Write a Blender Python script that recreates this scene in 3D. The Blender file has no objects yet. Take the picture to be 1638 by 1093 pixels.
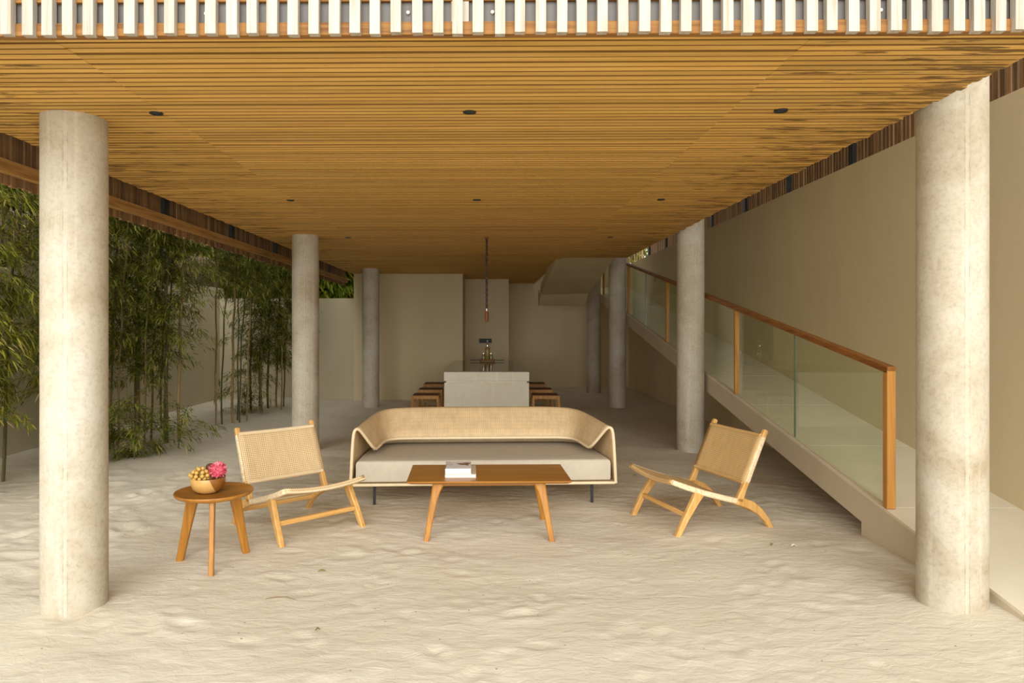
import bpy, bmesh, math, random
import numpy as np
from mathutils import Vector, Matrix

random.seed(7)
rng = np.random.default_rng(7)
PI = math.pi

# ------------------------------------------------------------------ camera, sky, exposure
SC = bpy.context.scene
COL = SC.collection
PSI = 0.0115                      # the camera is turned this little to the left of the building's axis
F, CX, CY, HC = 1092.0, 767.4, 525.0, 1.60

cam_d = bpy.data.cameras.new('camera')
cam = bpy.data.objects.new('camera', cam_d)
COL.objects.link(cam)
cam.location = (0, 0, HC)
cam.rotation_euler = (PI / 2, 0, PSI)
cam_d.sensor_width = 36.0
cam_d.lens = F / 1638 * 36
cam_d.shift_x = (819 - CX) / 1638
cam_d.shift_y = (CY - 546.5) / 1638
cam_d.clip_end = 200
SC.camera = cam

world = bpy.data.worlds.new('overcast_sky')
SC.world = world
world.use_nodes = True
bg = world.node_tree.nodes['Background']
bg.inputs[0].default_value = (1.0, 0.985, 0.955, 1)
bg.inputs[1].default_value = 0.62

# bright cloud in front of the building: a very wide, soft, low sun
sun_d = bpy.data.lights.new('overcast_sun', 'SUN')
sun_d.energy = 2.0
sun_d.angle = math.radians(66)
sun_d.color = (1.0, 0.985, 0.95)
sun = bpy.data.objects.new('overcast_sun', sun_d)
COL.objects.link(sun)
sun.rotation_euler = (math.radians(90 - 17), 0, math.radians(0))

SC.view_settings.view_transform = 'Standard'
SC.view_settings.look = 'None'
SC.view_settings.gamma = 1.0
SC.view_settings.use_curve_mapping = False
SC.view_settings.exposure = 1.14
try:
    SC.cycles.max_bounces = 12
    SC.cycles.diffuse_bounces = 8
    SC.cycles.transparent_max_bounces = 16
except Exception:
    pass


def W(xc, d, z=0.0):
    """camera-frame (right, depth) to world"""
    return Vector((xc * math.cos(PSI) - d * math.sin(PSI), xc * math.sin(PSI) + d * math.cos(PSI), z))


# ------------------------------------------------------------------ materials
def new_mat(name):
    m = bpy.data.materials.new(name)
    m.use_nodes = True
    nt = m.node_tree
    return m, nt, nt.nodes['Principled BSDF']


def N(nt, kind, **kw):
    n = nt.nodes.new(kind)
    for k, v in kw.items():
        if k in n.inputs:
            n.inputs[k].default_value = v
        else:
            setattr(n, k, v)
    return n


def ramp(nt, stops):
    n = nt.nodes.new('ShaderNodeValToRGB')
    el = n.color_ramp.elements
    while len(el) < len(stops):
        el.new(0.5)
    for e, (p, c) in zip(el, stops):
        e.position = p
        e.color = (*c, 1) if len(c) == 3 else c
    return n


def math_n(nt, op, a, b=None, c=None):
    n = nt.nodes.new('ShaderNodeMath')
    n.operation = op
    for i, v in enumerate((a, b, c)):
        if v is None:
            continue
        if isinstance(v, (int, float)):
            n.inputs[i].default_value = v
        else:
            nt.links.new(v, n.inputs[i])
    return n.outputs[0]


def mix_c(nt, fac, a, b, blend='MIX'):
    n = nt.nodes.new('ShaderNodeMix')
    n.data_type = 'RGBA'
    n.blend_type = blend
    for sock, v in ((n.inputs[0], fac), (n.inputs[6], a), (n.inputs[7], b)):
        if isinstance(v, (int, float)):
            sock.default_value = v
        elif isinstance(v, tuple):
            sock.default_value = (*v, 1) if len(v) == 3 else v
        else:
            nt.links.new(v, sock)
    return n.outputs[2]


def wood(name, c1, c2, c3=None, axis='X', fine=60.0, rough=0.55, vary=0.25, bump=0.15, stains=False, spec=0.3, coat=0.0):
    """long-grained timber; the grain runs along the object's own axis and each piece differs"""
    m, nt, b = new_mat(name)
    L = nt.links.new
    tc = N(nt, 'ShaderNodeTexCoord')
    oi = N(nt, 'ShaderNodeObjectInfo')
    geo = N(nt, 'ShaderNodeNewGeometry')
    rnd = math_n(nt, 'FRACT', math_n(nt, 'ADD', oi.outputs['Random'], geo.outputs['Random Per Island']))
    off = math_n(nt, 'MULTIPLY', rnd, 41.0)
    comb = N(nt, 'ShaderNodeCombineXYZ')
    for i in range(3):
        L(off, comb.inputs[i])
    add = N(nt, 'ShaderNodeVectorMath', operation='ADD')
    L(tc.outputs['Object'], add.inputs[0])
    L(comb.outputs[0], add.inputs[1])
    mp = N(nt, 'ShaderNodeMapping')
    s = [fine, fine, fine]
    s['XYZ'.index(axis)] = fine * 0.045
    mp.inputs['Scale'].default_value = s
    L(add.outputs[0], mp.inputs['Vector'])
    nz = N(nt, 'ShaderNodeTexNoise', Scale=1.0, Detail=4.0, Roughness=0.6, Distortion=0.4)
    L(mp.outputs[0], nz.inputs['Vector'])
    stops = [(0.28, c1), (0.52, c2), (0.78, c3 or c2)]
    rp = ramp(nt, stops)
    L(nz.outputs['Fac'], rp.inputs[0])
    hsv = N(nt, 'ShaderNodeHueSaturation')
    L(rp.outputs[0], hsv.inputs['Color'])
    L(math_n(nt, 'MULTIPLY_ADD', rnd, vary, 1.0 - vary * 0.5), hsv.inputs['Value'])
    col = hsv.outputs[0]
    if stains:
        # water marks left in the timber towards the outer ends of the boards
        mp2 = N(nt, 'ShaderNodeMapping')
        mp2.inputs['Scale'].default_value = (3.2, 24.0, 3.0)
        L(geo.outputs['Position'], mp2.inputs['Vector'])
        n2 = N(nt, 'ShaderNodeTexNoise', Scale=1.0, Detail=5.0, Roughness=0.62)
        L(mp2.outputs[0], n2.inputs['Vector'])
        sp = N(nt, 'ShaderNodeSeparateXYZ')
        L(geo.outputs['Position'], sp.inputs[0])
        edge = math_n(nt, 'ABSOLUTE', math_n(nt, 'ADD', sp.outputs['X'], 0.3))
        thr = N(nt, 'ShaderNodeMapRange', interpolation_type='SMOOTHSTEP')
        L(edge, thr.inputs['Value'])
        thr.inputs['From Min'].default_value = 0.9
        thr.inputs['From Max'].default_value = 2.7
        thr.inputs['To Min'].default_value = 0.0
        thr.inputs['To Max'].default_value = 0.21
        v = math_n(nt, 'ADD', n2.outputs['Fac'], thr.outputs[0])
        st = N(nt, 'ShaderNodeMapRange', interpolation_type='SMOOTHSTEP')
        L(v, st.inputs['Value'])
        st.inputs['From Min'].default_value = 0.70
        st.inputs['From Max'].default_value = 0.80
        st.inputs['To Max'].default_value = 0.8
        col = mix_c(nt, st.outputs[0], col, (0.07, 0.035, 0.012))
    L(col, b.inputs['Base Color'])
    b.inputs['Roughness'].default_value = rough
    b.inputs['Specular IOR Level'].default_value = spec
    if coat:
        b.inputs['Coat Weight'].default_value = coat
        b.inputs['Coat Roughness'].default_value = 0.25
    if bump:
        bp = N(nt, 'ShaderNodeBump', Strength=bump, Distance=0.004)
        L(nz.outputs['Fac'], bp.inputs['Height'])
        L(bp.outputs[0], b.inputs['Normal'])
    return m


def plain(name, c, rough=0.6, metal=0.0, spec=0.4):
    m, nt, b = new_mat(name)
    oi = N(nt, 'ShaderNodeTexCoord')
    nz = N(nt, 'ShaderNodeTexNoise', Scale=18.0, Detail=3.0)
    nt.links.new(oi.outputs['Object'], nz.inputs['Vector'])
    col = mix_c(nt, nz.outputs['Fac'], tuple(v * 0.9 for v in c), tuple(min(1, v * 1.1) for v in c))
    nt.links.new(col, b.inputs['Base Color'])
    b.inputs['Roughness'].default_value = rough
    b.inputs['Metallic'].default_value = metal
    b.inputs['Specular IOR Level'].default_value = spec
    return m


def plaster(name, c, mottled=0.06, rough=0.85, scale=1.2, zstretch=0.35, bump=0.05):
    m, nt, b = new_mat(name)
    L = nt.links.new
    geo = N(nt, 'ShaderNodeNewGeometry')
    mp = N(nt, 'ShaderNodeMapping')
    mp.inputs['Scale'].default_value = (1, 1, zstretch)
    L(geo.outputs['Position'], mp.inputs['Vector'])
    n1 = N(nt, 'ShaderNodeTexNoise', Scale=scale, Detail=6.0, Roughness=0.6)
    L(mp.outputs[0], n1.inputs['Vector'])
    n2 = N(nt, 'ShaderNodeTexNoise', Scale=90.0, Detail=3.0)
    L(geo.outputs['Position'], n2.inputs['Vector'])
    rp = ramp(nt, [(0.3, tuple(v * (1 - mottled) for v in c)), (0.7, tuple(min(1, v * (1 + mottled)) for v in c))])
    L(n1.outputs['Fac'], rp.inputs[0])
    L(rp.outputs[0], b.inputs['Base Color'])
    b.inputs['Roughness'].default_value = rough
    b.inputs['Specular IOR Level'].default_value = 0.2
    bp = N(nt, 'ShaderNodeBump', Strength=bump, Distance=0.003)
    L(n2.outputs['Fac'], bp.inputs['Height'])
    L(bp.outputs[0], b.inputs['Normal'])
    return m


def concrete(name, c_lo, c_mid, c_hi, rough=0.7, seam=False):
    """cast concrete: clouds, lime streaks running down, pits and a few rusty blotches"""
    m, nt, b = new_mat(name)
    L = nt.links.new
    tc = N(nt, 'ShaderNodeTexCoord')
    oi = N(nt, 'ShaderNodeObjectInfo')
    comb = N(nt, 'ShaderNodeCombineXYZ')
    o = math_n(nt, 'MULTIPLY', oi.outputs['Random'], 30.0)
    L(o, comb.inputs[0]); L(o, comb.inputs[2])
    add = N(nt, 'ShaderNodeVectorMath', operation='ADD')
    L(tc.outputs['Object'], add.inputs[0]); L(comb.outputs[0], add.inputs[1])
    n1 = N(nt, 'ShaderNodeTexNoise', Scale=2.2, Detail=7.0, Roughness=0.6, Distortion=0.5)
    L(add.outputs[0], n1.inputs['Vector'])
    rp = ramp(nt, [(0.30, c_lo), (0.5, c_mid), (0.68, c_hi)])
    L(n1.outputs['Fac'], rp.inputs[0])
    # streaks
    mp = N(nt, 'ShaderNodeMapping')
    mp.inputs['Scale'].default_value = (9, 9, 0.5)
    L(add.outputs[0], mp.inputs['Vector'])
    n2 = N(nt, 'ShaderNodeTexNoise', Scale=1.0, Detail=5.0, Roughness=0.65)
    L(mp.outputs[0], n2.inputs['Vector'])
    st = ramp(nt, [(0.56, (0, 0, 0)), (0.72, (1, 1, 1))])
    L(n2.outputs['Fac'], st.inputs[0])
    c = mix_c(nt, math_n(nt, 'MULTIPLY', st.outputs[0], 0.45), rp.outputs[0], tuple(min(1, v * 1.25) for v in c_hi))
    # rusty / damp blotches
    n3 = N(nt, 'ShaderNodeTexNoise', Scale=1.5, Detail=4.0, Roughness=0.6)
    L(comb.outputs[0], n3.inputs['Vector'])
    mp3 = N(nt, 'ShaderNodeMapping')
    mp3.inputs['Location'].default_value = (5, 2, 9)
    L(add.outputs[0], mp3.inputs['Vector']); L(mp3.outputs[0], n3.inputs['Vector'])
    bl = ramp(nt, [(0.56, (0, 0, 0)), (0.78, (1, 1, 1))])
    L(n3.outputs['Fac'], bl.inputs[0])
    c = mix_c(nt, math_n(nt, 'MULTIPLY', bl.outputs[0], 0.38), c, (c_lo[0] * 0.85, c_lo[1] * 0.70, c_lo[2] * 0.45))
    # pits
    vo = N(nt, 'ShaderNodeTexVoronoi', Scale=26.0)
    L(add.outputs[0], vo.inputs['Vector'])
    pit = ramp(nt, [(0.035, (1, 1, 1)), (0.075, (0, 0, 0))])
    L(vo.outputs['Distance'], pit.inputs[0])
    c = mix_c(nt, math_n(nt, 'MULTIPLY', pit.outputs[0], 0.35 if seam else 0.0), c, tuple(v * 0.4 for v in c_lo))
    n5 = N(nt, 'ShaderNodeTexNoise', Scale=38.0, Detail=6.0, Roughness=0.75)
    L(add.outputs[0], n5.inputs['Vector'])
    gr = ramp(nt, [(0.36, (0.80, 0.79, 0.76)), (0.52, (1, 1, 1)), (0.7, (1.05, 1.05, 1.04))])
    L(n5.outputs['Fac'], gr.inputs[0])
    c = mix_c(nt, 0.8 if seam else 0.15, c, gr.outputs[0], 'MULTIPLY')
    if seam:
        sx = N(nt, 'ShaderNodeSeparateXYZ')
        L(tc.outputs['Object'], sx.inputs[0])
        ang = math_n(nt, 'ABSOLUTE', math_n(nt, 'ARCTAN2', sx.outputs[1], sx.outputs[0]))
        n6 = N(nt, 'ShaderNodeTexNoise', Scale=1.0, Detail=5.0, Roughness=0.7)
        mp6 = N(nt, 'ShaderNodeMapping')
        mp6.inputs['Scale'].default_value = (20, 20, 9)
        L(tc.outputs['Object'], mp6.inputs['Vector']); L(mp6.outputs[0], n6.inputs['Vector'])
        ang = math_n(nt, 'ADD', ang, math_n(nt, 'MULTIPLY_ADD', n6.outputs['Fac'], 0.05, -0.025))
        band = ramp(nt, [(0.0, (1, 1, 1)), (0.045, (1, 1, 1)), (0.06, (0, 0, 0))])
        L(ang, band.inputs[0])
        c = mix_c(nt, math_n(nt, 'MULTIPLY', band.outputs[0], 0.2), c, tuple(min(1, v * 1.12) for v in c_hi))
        edge = ramp(nt, [(0.05, (0, 0, 0)), (0.062, (1, 1, 1)), (0.075, (1, 1, 1)), (0.09, (0, 0, 0))])
        L(ang, edge.inputs[0])
        brk = ramp(nt, [(0.46, (0, 0, 0)), (0.58, (1, 1, 1))])
        L(n6.outputs['Fac'], brk.inputs[0])
        c = mix_c(nt, math_n(nt, 'MULTIPLY', math_n(nt, 'MULTIPLY', edge.outputs[0], brk.outputs[0]), 0.5), c, (c_lo[0] * .6, c_lo[1] * .6, c_lo[2] * .6))
    L(c, b.inputs['Base Color'])
    b.inputs['Roughness'].default_value = rough
    b.inputs['Specular IOR Level'].default_value = 0.25
    bp = N(nt, 'ShaderNodeBump', Strength=0.15, Distance=0.006)
    L(n1.outputs['Fac'], bp.inputs['Height'])
    L(bp.outputs[0], b.inputs['Normal'])
    return m


def sand_mat():
    m, nt, b = new_mat('pale_sand')
    L = nt.links.new
    geo = N(nt, 'ShaderNodeNewGeometry')
    n1 = N(nt, 'ShaderNodeTexNoise', Scale=1.3, Detail=8.0, Roughness=0.65)
    L(geo.outputs['Position'], n1.inputs['Vector'])
    rp = ramp(nt, [(0.3, (0.635, 0.57, 0.445)), (0.7, (0.705, 0.65, 0.53))])
    L(n1.outputs['Fac'], rp.inputs[0])
    # dark grains and bits of leaf lying about
    vo = N(nt, 'ShaderNodeTexVoronoi', Scale=9.0, Randomness=1.0)
    L(geo.outputs['Position'], vo.inputs['Vector'])
    pit = ramp(nt, [(0.035, (1, 1, 1)), (0.06, (0, 0, 0))])
    L(vo.outputs['Distance'], pit.inputs[0])
    c = mix_c(nt, math_n(nt, 'MULTIPLY', pit.outputs[0], 0.75), rp.outputs[0], (0.16, 0.12, 0.07))
    L(c, b.inputs['Base Color'])
    b.inputs['Roughness'].default_value = 0.95
    b.inputs['Specular IOR Level'].default_value = 0.1
    n2 = N(nt, 'ShaderNodeTexNoise', Scale=55.0, Detail=5.0, Roughness=0.7)
    L(geo.outputs['Position'], n2.inputs['Vector'])
    n3 = N(nt, 'ShaderNodeTexNoise', Scale=14.0, Detail=4.0, Roughness=0.6, Distortion=0.6)
    mp = N(nt, 'ShaderNodeMapping')
    mp.inputs['Scale'].default_value = (0.55, 1.2, 1)
    L(geo.outputs['Position'], mp.inputs['Vector']); L(mp.outputs[0], n3.inputs['Vector'])
    h = math_n(nt, 'ADD', math_n(nt, 'MULTIPLY', n2.outputs['Fac'], 0.18), n3.outputs['Fac'])
    bp = N(nt, 'ShaderNodeBump', Strength=0.6, Distance=0.015)
    L(h, bp.inputs['Height'])
    L(bp.outputs[0], b.inputs['Normal'])
    return m


def weave(name, light, dark, pu, pv, hole, lines, band=0.0, rough=0.6):
    """cane weave on UVs given in metres: strands with dark eyes (hole) and thin strand lines"""
    m, nt, b = new_mat(name)
    L = nt.links.new
    uv = N(nt, 'ShaderNodeUVMap')
    sp = N(nt, 'ShaderNodeSeparateXYZ')
    L(uv.outputs[0], sp.inputs[0])
    su = math_n(nt, 'ABSOLUTE', math_n(nt, 'SINE', math_n(nt, 'MULTIPLY', sp.outputs[0], PI / pu)))
    sv = math_n(nt, 'ABSOLUTE', math_n(nt, 'SINE', math_n(nt, 'MULTIPLY', sp.outputs[1], PI / pv)))
    eye = math_n(nt, 'MULTIPLY', su, sv)
    mr = N(nt, 'ShaderNodeMapRange', interpolation_type='SMOOTHSTEP')
    L(eye, mr.inputs['Value'])
    mr.inputs['From Min'].default_value = 0.45
    mr.inputs['From Max'].default_value = 0.85
    lin = math_n(nt, 'MULTIPLY', math_n(nt, 'POWER', su, 6.0), lines)
    nz = N(nt, 'ShaderNodeTexNoise', Scale=1.0, Detail=4.0, Roughness=0.65)
    mp = N(nt, 'ShaderNodeMapping')
    mp.inputs['Scale'].default_value = (28, 5, 1)
    L(uv.outputs[0], mp.inputs['Vector']); L(mp.outputs[0], nz.inputs['Vector'])
    nz2 = N(nt, 'ShaderNodeTexNoise', Scale=9.0, Detail=3.0)
    L(uv.outputs[0], nz2.inputs['Vector'])
    var = math_n(nt, 'ADD', math_n(nt, 'MULTIPLY', nz.outputs['Fac'], 0.5), math_n(nt, 'MULTIPLY', nz2.outputs['Fac'], 0.5))
    base = ramp(nt, [(0.3, tuple(v * 0.78 for v in light)), (0.55, light), (0.75, tuple(min(1, v * 1.12) for v in light))])
    L(var, base.inputs[0])
    # eyes are less open where the cane lies tighter
    tight = N(nt, 'ShaderNodeMapRange')
    L(nz2.outputs['Fac'], tight.inputs['Value'])
    tight.inputs['From Min'].default_value = 0.3
    tight.inputs['From Max'].default_value = 0.65
    tight.inputs['To Min'].default_value = 0.55
    tight.inputs['To Max'].default_value = 1.0
    f = math_n(nt, 'MULTIPLY', math_n(nt, 'MULTIPLY', mr.outputs[0], tight.outputs[0]), hole)
    f = math_n(nt, 'MAXIMUM', f, lin)
    if band:
        mb = N(nt, 'ShaderNodeMapRange', interpolation_type='SMOOTHSTEP')
        sb = math_n(nt, 'ABSOLUTE', math_n(nt, 'SINE', math_n(nt, 'MULTIPLY', sp.outputs[1], PI / band)))
        L(sb, mb.inputs['Value'])
        mb.inputs['From Min'].default_value = 0.90
        mb.inputs['From Max'].default_value = 1.0
        mb.inputs['To Max'].default_value = 0.35
        f = math_n(nt, 'MAXIMUM', f, math_n(nt, 'MULTIPLY', mb.outputs[0], nz.outputs['Fac']))
    c = mix_c(nt, f, base.outputs[0], dark)
    L(c, b.inputs['Base Color'])
    b.inputs['Roughness'].default_value = rough
    b.inputs['Specular IOR Level'].default_value = 0.3
    bp = N(nt, 'ShaderNodeBump', Strength=0.4, Distance=0.003)
    bp.invert = True
    L(f, bp.inputs['Height'])
    L(bp.outputs[0], b.inputs['Normal'])
    return m


def cane_wrap(name, light, dark):
    m, nt, b = new_mat(name)
    L = nt.links.new
    tc = N(nt, 'ShaderNodeTexCoord')
    mp = N(nt, 'ShaderNodeMapping')
    mp.inputs['Scale'].default_value = (1, 60, 60)
    L(tc.outputs['Object'], mp.inputs['Vector'])
    nz = N(nt, 'ShaderNodeTexNoise', Scale=1.0, Detail=2.0)
    L(mp.outputs[0], nz.inputs['Vector'])
    rp = ramp(nt, [(0.34, dark), (0.46, light), (0.7, tuple(min(1, v * 1.1) for v in light))])
    L(nz.outputs['Fac'], rp.inputs[0])
    L(rp.outputs[0], b.inputs['Base Color'])
    b.inputs['Roughness'].default_value = 0.5
    bp = N(nt, 'ShaderNodeBump', Strength=0.3, Distance=0.003)
    L(nz.outputs['Fac'], bp.inputs['Height']); L(bp.outputs[0], b.inputs['Normal'])
    return m


def leaf_mat(name, stops, trans=0.35):
    m, nt, b = new_mat(name)
    L = nt.links.new
    geo = N(nt, 'ShaderNodeNewGeometry')
    rp = ramp(nt, stops)
    L(geo.outputs['Random Per Island'], rp.inputs[0])
    L(rp.outputs[0], b.inputs['Base Color'])
    b.inputs['Roughness'].default_value = 0.5
    b.inputs['Specular IOR Level'].default_value = 0.3
    tr = N(nt, 'ShaderNodeBsdfTranslucent')
    L(rp.outputs[0], tr.inputs['Color'])
    mx = N(nt, 'ShaderNodeMixShader')
    mx.inputs[0].default_value = trans
    L(b.outputs[0], mx.inputs[1]); L(tr.outputs[0], mx.inputs[2])
    L(mx.outputs[0], nt.nodes['Material Output'].inputs['Surface'])
    return m


def glass_mat(name, tint, gloss=0.8):
    m, nt, b = new_mat(name)
    L = nt.links.new
    nt.nodes.remove(b)
    tr = N(nt, 'ShaderNodeBsdfTransparent')
    tr.inputs[0].default_value = (*tint, 1)
    gl = N(nt, 'ShaderNodeBsdfGlossy')
    gl.inputs['Roughness'].default_value = 0.02
    gl.inputs['Color'].default_value = (0.95, 1, 0.96, 1)
    geo = N(nt, 'ShaderNodeNewGeometry')
    dt = N(nt, 'ShaderNodeVectorMath', operation='DOT_PRODUCT')
    L(geo.outputs['Normal'], dt.inputs[0]); L(geo.outputs['Incoming'], dt.inputs[1])
    om = math_n(nt, 'SUBTRACT', 1.0, math_n(nt, 'ABSOLUTE', dt.outputs['Value']))
    sch = math_n(nt, 'MULTIPLY_ADD', math_n(nt, 'POWER', om, 5.0), 0.96, 0.04)
    mx = N(nt, 'ShaderNodeMixShader')
    L(math_n(nt, 'MULTIPLY', sch, gloss), mx.inputs[0])
    L(tr.outputs[0], mx.inputs[1]); L(gl.outputs[0], mx.inputs[2])
    L(mx.outputs[0], nt.nodes['Material Output'].inputs['Surface'])
    return m


M = {}
M['sand'] = sand_mat()
M['batten'] = wood('honey_ceiling_wood', (0.60, 0.335, 0.080), (0.72, 0.43, 0.118), (0.78, 0.50, 0.16), 'X', 45, 0.6, 0.34, 0.06, True, 0.2)
M['batten_gap_shade'] = wood('gap_shade_batten_edge', (0.28, 0.14, 0.034), (0.38, 0.20, 0.05), None, 'X', 45, 0.8, 0.3, 0.0)  # shade of the gaps painted as darker brown on the batten sides
M['backing'] = wood('dark_ceiling_wood', (0.10, 0.045, 0.012), (0.16, 0.075, 0.022), None, 'X', 30, 0.8, 0.1, 0.0)
M['fin_white'] = wood('bleached_wood', (0.36, 0.285, 0.20), (0.49, 0.44, 0.365), (0.55, 0.515, 0.455), 'Z', 55, 0.75, 0.14, 0.15)
M['fin_brown'] = wood('weathered_brown_wood', (0.12, 0.066, 0.030), (0.26, 0.15, 0.070), (0.36, 0.225, 0.11), 'Z', 45, 0.75, 0.75, 0.1)
M['rail_wood'] = wood('orange_rail_wood', (0.13, 0.05, 0.012), (0.31, 0.145, 0.035), (0.38, 0.19, 0.06), 'X', 40, 0.65, 0.2, 0.1)
M['rail_wood_y'] = wood('brown_rail_wood', (0.24, 0.12, 0.035), (0.46, 0.26, 0.09), (0.54, 0.32, 0.125), 'Y', 40, 0.7, 0.2, 0.1)
M['teak'] = wood('teak_handrail_wood', (0.19, 0.072, 0.016), (0.30, 0.12, 0.028), (0.38, 0.165, 0.045), 'Y', 40, 0.5, 0.15, 0.1)
M['teak_z'] = wood('teak_post_wood', (0.38, 0.165, 0.035), (0.52, 0.245, 0.055), (0.62, 0.32, 0.085), 'Z', 40, 0.5, 0.15, 0.1)
M['oak_x'] = wood('oiled_table_wood', (0.25, 0.092, 0.010), (0.38, 0.157, 0.017), (0.45, 0.20, 0.029), 'X', 26, 0.38, 0.15, 0.04, False, 0.4, 0.15)
M['oak_z'] = wood('oiled_leg_wood', (0.31, 0.125, 0.015), (0.44, 0.19, 0.025), (0.51, 0.245, 0.04), 'Z', 30, 0.42, 0.12, 0.04, False, 0.4, 0.1)
M['chair_wood'] = wood('blond_chair_wood', (0.50, 0.26, 0.07), (0.66, 0.38, 0.12), (0.74, 0.47, 0.18), 'Z', 30, 0.45, 0.12, 0.05, False, 0.35)
M['chair_wood_x'] = wood('blond_stretcher_wood', (0.50, 0.26, 0.07), (0.66, 0.38, 0.12), (0.74, 0.47, 0.18), 'X', 30, 0.45, 0.12, 0.05, False, 0.35)
M['stool_wood'] = wood('stool_wood', (0.30, 0.14, 0.04), (0.46, 0.235, 0.075), (0.54, 0.30, 0.11), 'Z', 30, 0.5, 0.25, 0.05)
M['stool_seat'] = wood('dark_stool_seat', (0.07, 0.032, 0.013), (0.13, 0.06, 0.024), (0.18, 0.085, 0.035), 'X', 40, 0.5, 0.25, 0.1)
M['column'] = concrete('cast_concrete', (0.42, 0.35, 0.245), (0.54, 0.485, 0.385), (0.60, 0.56, 0.475), 0.7, True)
M['wall'] = plaster('sage_beige_plaster', (0.68, 0.575, 0.37), 0.05)
M['wall_garden'] = plaster('pale_garden_plaster', (0.56, 0.50, 0.34), 0.07)
M['ramp'] = plaster('sand_coloured_terrazzo', (0.60, 0.52, 0.38), 0.05, 0.6, 2.5, 1.0)
M['tile'] = plaster('ramp_tile_stone', (0.74, 0.67, 0.52), 0.05, 0.5, 2.5, 1.0)
M['counter'] = concrete('smooth_table_concrete', (0.76, 0.70, 0.56), (0.80, 0.75, 0.615), (0.83, 0.79, 0.66), 0.6)
M['counter_top'] = plain('polished_dark_top', (0.20, 0.175, 0.125), 0.08, 0.0, 0.6)
M['sofa_weave'] = weave('rattan_sofa_weave', (0.74, 0.565, 0.325), (0.36, 0.22, 0.09), 0.018, 0.012, 0.15, 0.42, 0.045)
M['chair_weave'] = weave('open_cane_weave', (0.80, 0.61, 0.35), (0.24, 0.14, 0.055), 0.0155, 0.0155, 0.9, 0.0)
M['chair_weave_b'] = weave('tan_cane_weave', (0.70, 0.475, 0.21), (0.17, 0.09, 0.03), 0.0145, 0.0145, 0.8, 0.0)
M['cane'] = plain('pale_cane', (0.80, 0.65, 0.42), 0.4)
M['wrap'] = cane_wrap('cane_binding', (0.78, 0.64, 0.42), (0.66, 0.49, 0.27))
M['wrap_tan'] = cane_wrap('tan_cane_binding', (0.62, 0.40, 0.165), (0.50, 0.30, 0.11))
M['cushion'] = plain('grey_beige_upholstery', (0.54, 0.485, 0.385), 0.85, 0.0, 0.15)
M['black'] = plain('black_metal', (0.02, 0.02, 0.02), 0.45)
M['blue_black'] = plain('blue_black_steel', (0.025, 0.03, 0.035), 0.5)
M['steel'] = plain('grey_steel_channel', (0.15, 0.14, 0.13), 0.6, 0.2)
M['bolt'] = plain('pale_bolt', (0.72, 0.66, 0.52), 0.4, 0.3)
M['glass'] = glass_mat('green_tinted_glass', (0.92, 0.955, 0.895))
M['glass_edge'] = plain('glass_edge_green', (0.10, 0.16, 0.11), 0.15)
M['jar'] = glass_mat('clear_jar_glass', (0.90, 0.92, 0.88))
M['amber'] = plain('amber_bottle', (0.36, 0.24, 0.07), 0.15)
M['chrome'] = plain('brushed_chrome', (0.70, 0.68, 0.62), 0.2, 1.0)
M['copper'] = wood('red_brown_lamp_wood', (0.16, 0.05, 0.018), (0.26, 0.09, 0.03), None, 'Z', 30, 0.4, 0.1, 0.05)
M['rope'] = plain('dark_brown_cord', (0.045, 0.022, 0.016), 0.4)
M['reed'] = wood('grey_brown_reed', (0.14, 0.10, 0.06), (0.22, 0.16, 0.10), (0.3, 0.23, 0.15), 'Z', 30, 0.8, 0.5, 0.1)
M['culm'] = wood('brown_bamboo_culm', (0.16, 0.12, 0.05), (0.27, 0.19, 0.08), (0.36, 0.25, 0.12), 'Z', 12, 0.55, 0.5, 0.05)
M['culm_dark'] = wood('dark_green_bamboo_culm', (0.05, 0.05, 0.02), (0.10, 0.09, 0.035), (0.17, 0.14, 0.06), 'Z', 12, 0.55, 0.5, 0.05)
M['bamboo_leaf'] = leaf_mat('bamboo_leaf_green', [(0.0, (0.06, 0.085, 0.012)), (0.4, (0.135, 0.17, 0.02)), (0.75, (0.255, 0.275, 0.03)), (0.93, (0.38, 0.34, 0.05)), (1.0, (0.52, 0.40, 0.15))])
M['bamboo_leaf_b'] = leaf_mat('bamboo_leaf_yellowish', [(0.0, (0.075, 0.10, 0.013)), (0.4, (0.165, 0.195, 0.02)), (0.75, (0.31, 0.315, 0.03)), (0.9, (0.46, 0.39, 0.07)), (1.0, (0.64, 0.50, 0.22))])
M['tree_leaf'] = leaf_mat('bright_tree_leaf', [(0.0, (0.10, 0.16, 0.012)), (0.5, (0.22, 0.29, 0.02)), (1.0, (0.40, 0.42, 0.05))], 0.5)
M['longan'] = plain('tan_fruit_skin', (0.62, 0.39, 0.095), 0.55)
M['mangosteen'] = plain('dark_brown_fruit_skin', (0.12, 0.04, 0.012), 0.35)
M['petal'] = leaf_mat('pink_petal', [(0.0, (0.70, 0.09, 0.15)), (0.6, (0.86, 0.20, 0.28)), (1.0, (0.92, 0.40, 0.46))], 0.25)
M['paper'] = plain('white_paper', (0.82, 0.81, 0.79), 0.7)
M['cover'] = plain('white_book_cover', (0.70, 0.68, 0.66), 0.45)
M['cover_tan'] = plain('cream_book_cover', (0.66, 0.55, 0.40), 0.45)
M['print_brown'] = plain('brown_print', (0.20, 0.09, 0.035), 0.5)
M['print_tan'] = plain('tan_print', (0.42, 0.22, 0.12), 0.5)
M['print_grey'] = plain('grey_print', (0.42, 0.39, 0.37), 0.5)
M['leaf_dry'] = plain('dry_leaf', (0.20, 0.13, 0.05), 0.7)
M['leaf_green'] = plain('fresh_leaf', (0.20, 0.22, 0.04), 0.6)
M['shell'] = plain('white_shell', (0.85, 0.82, 0.74), 0.5)
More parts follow.
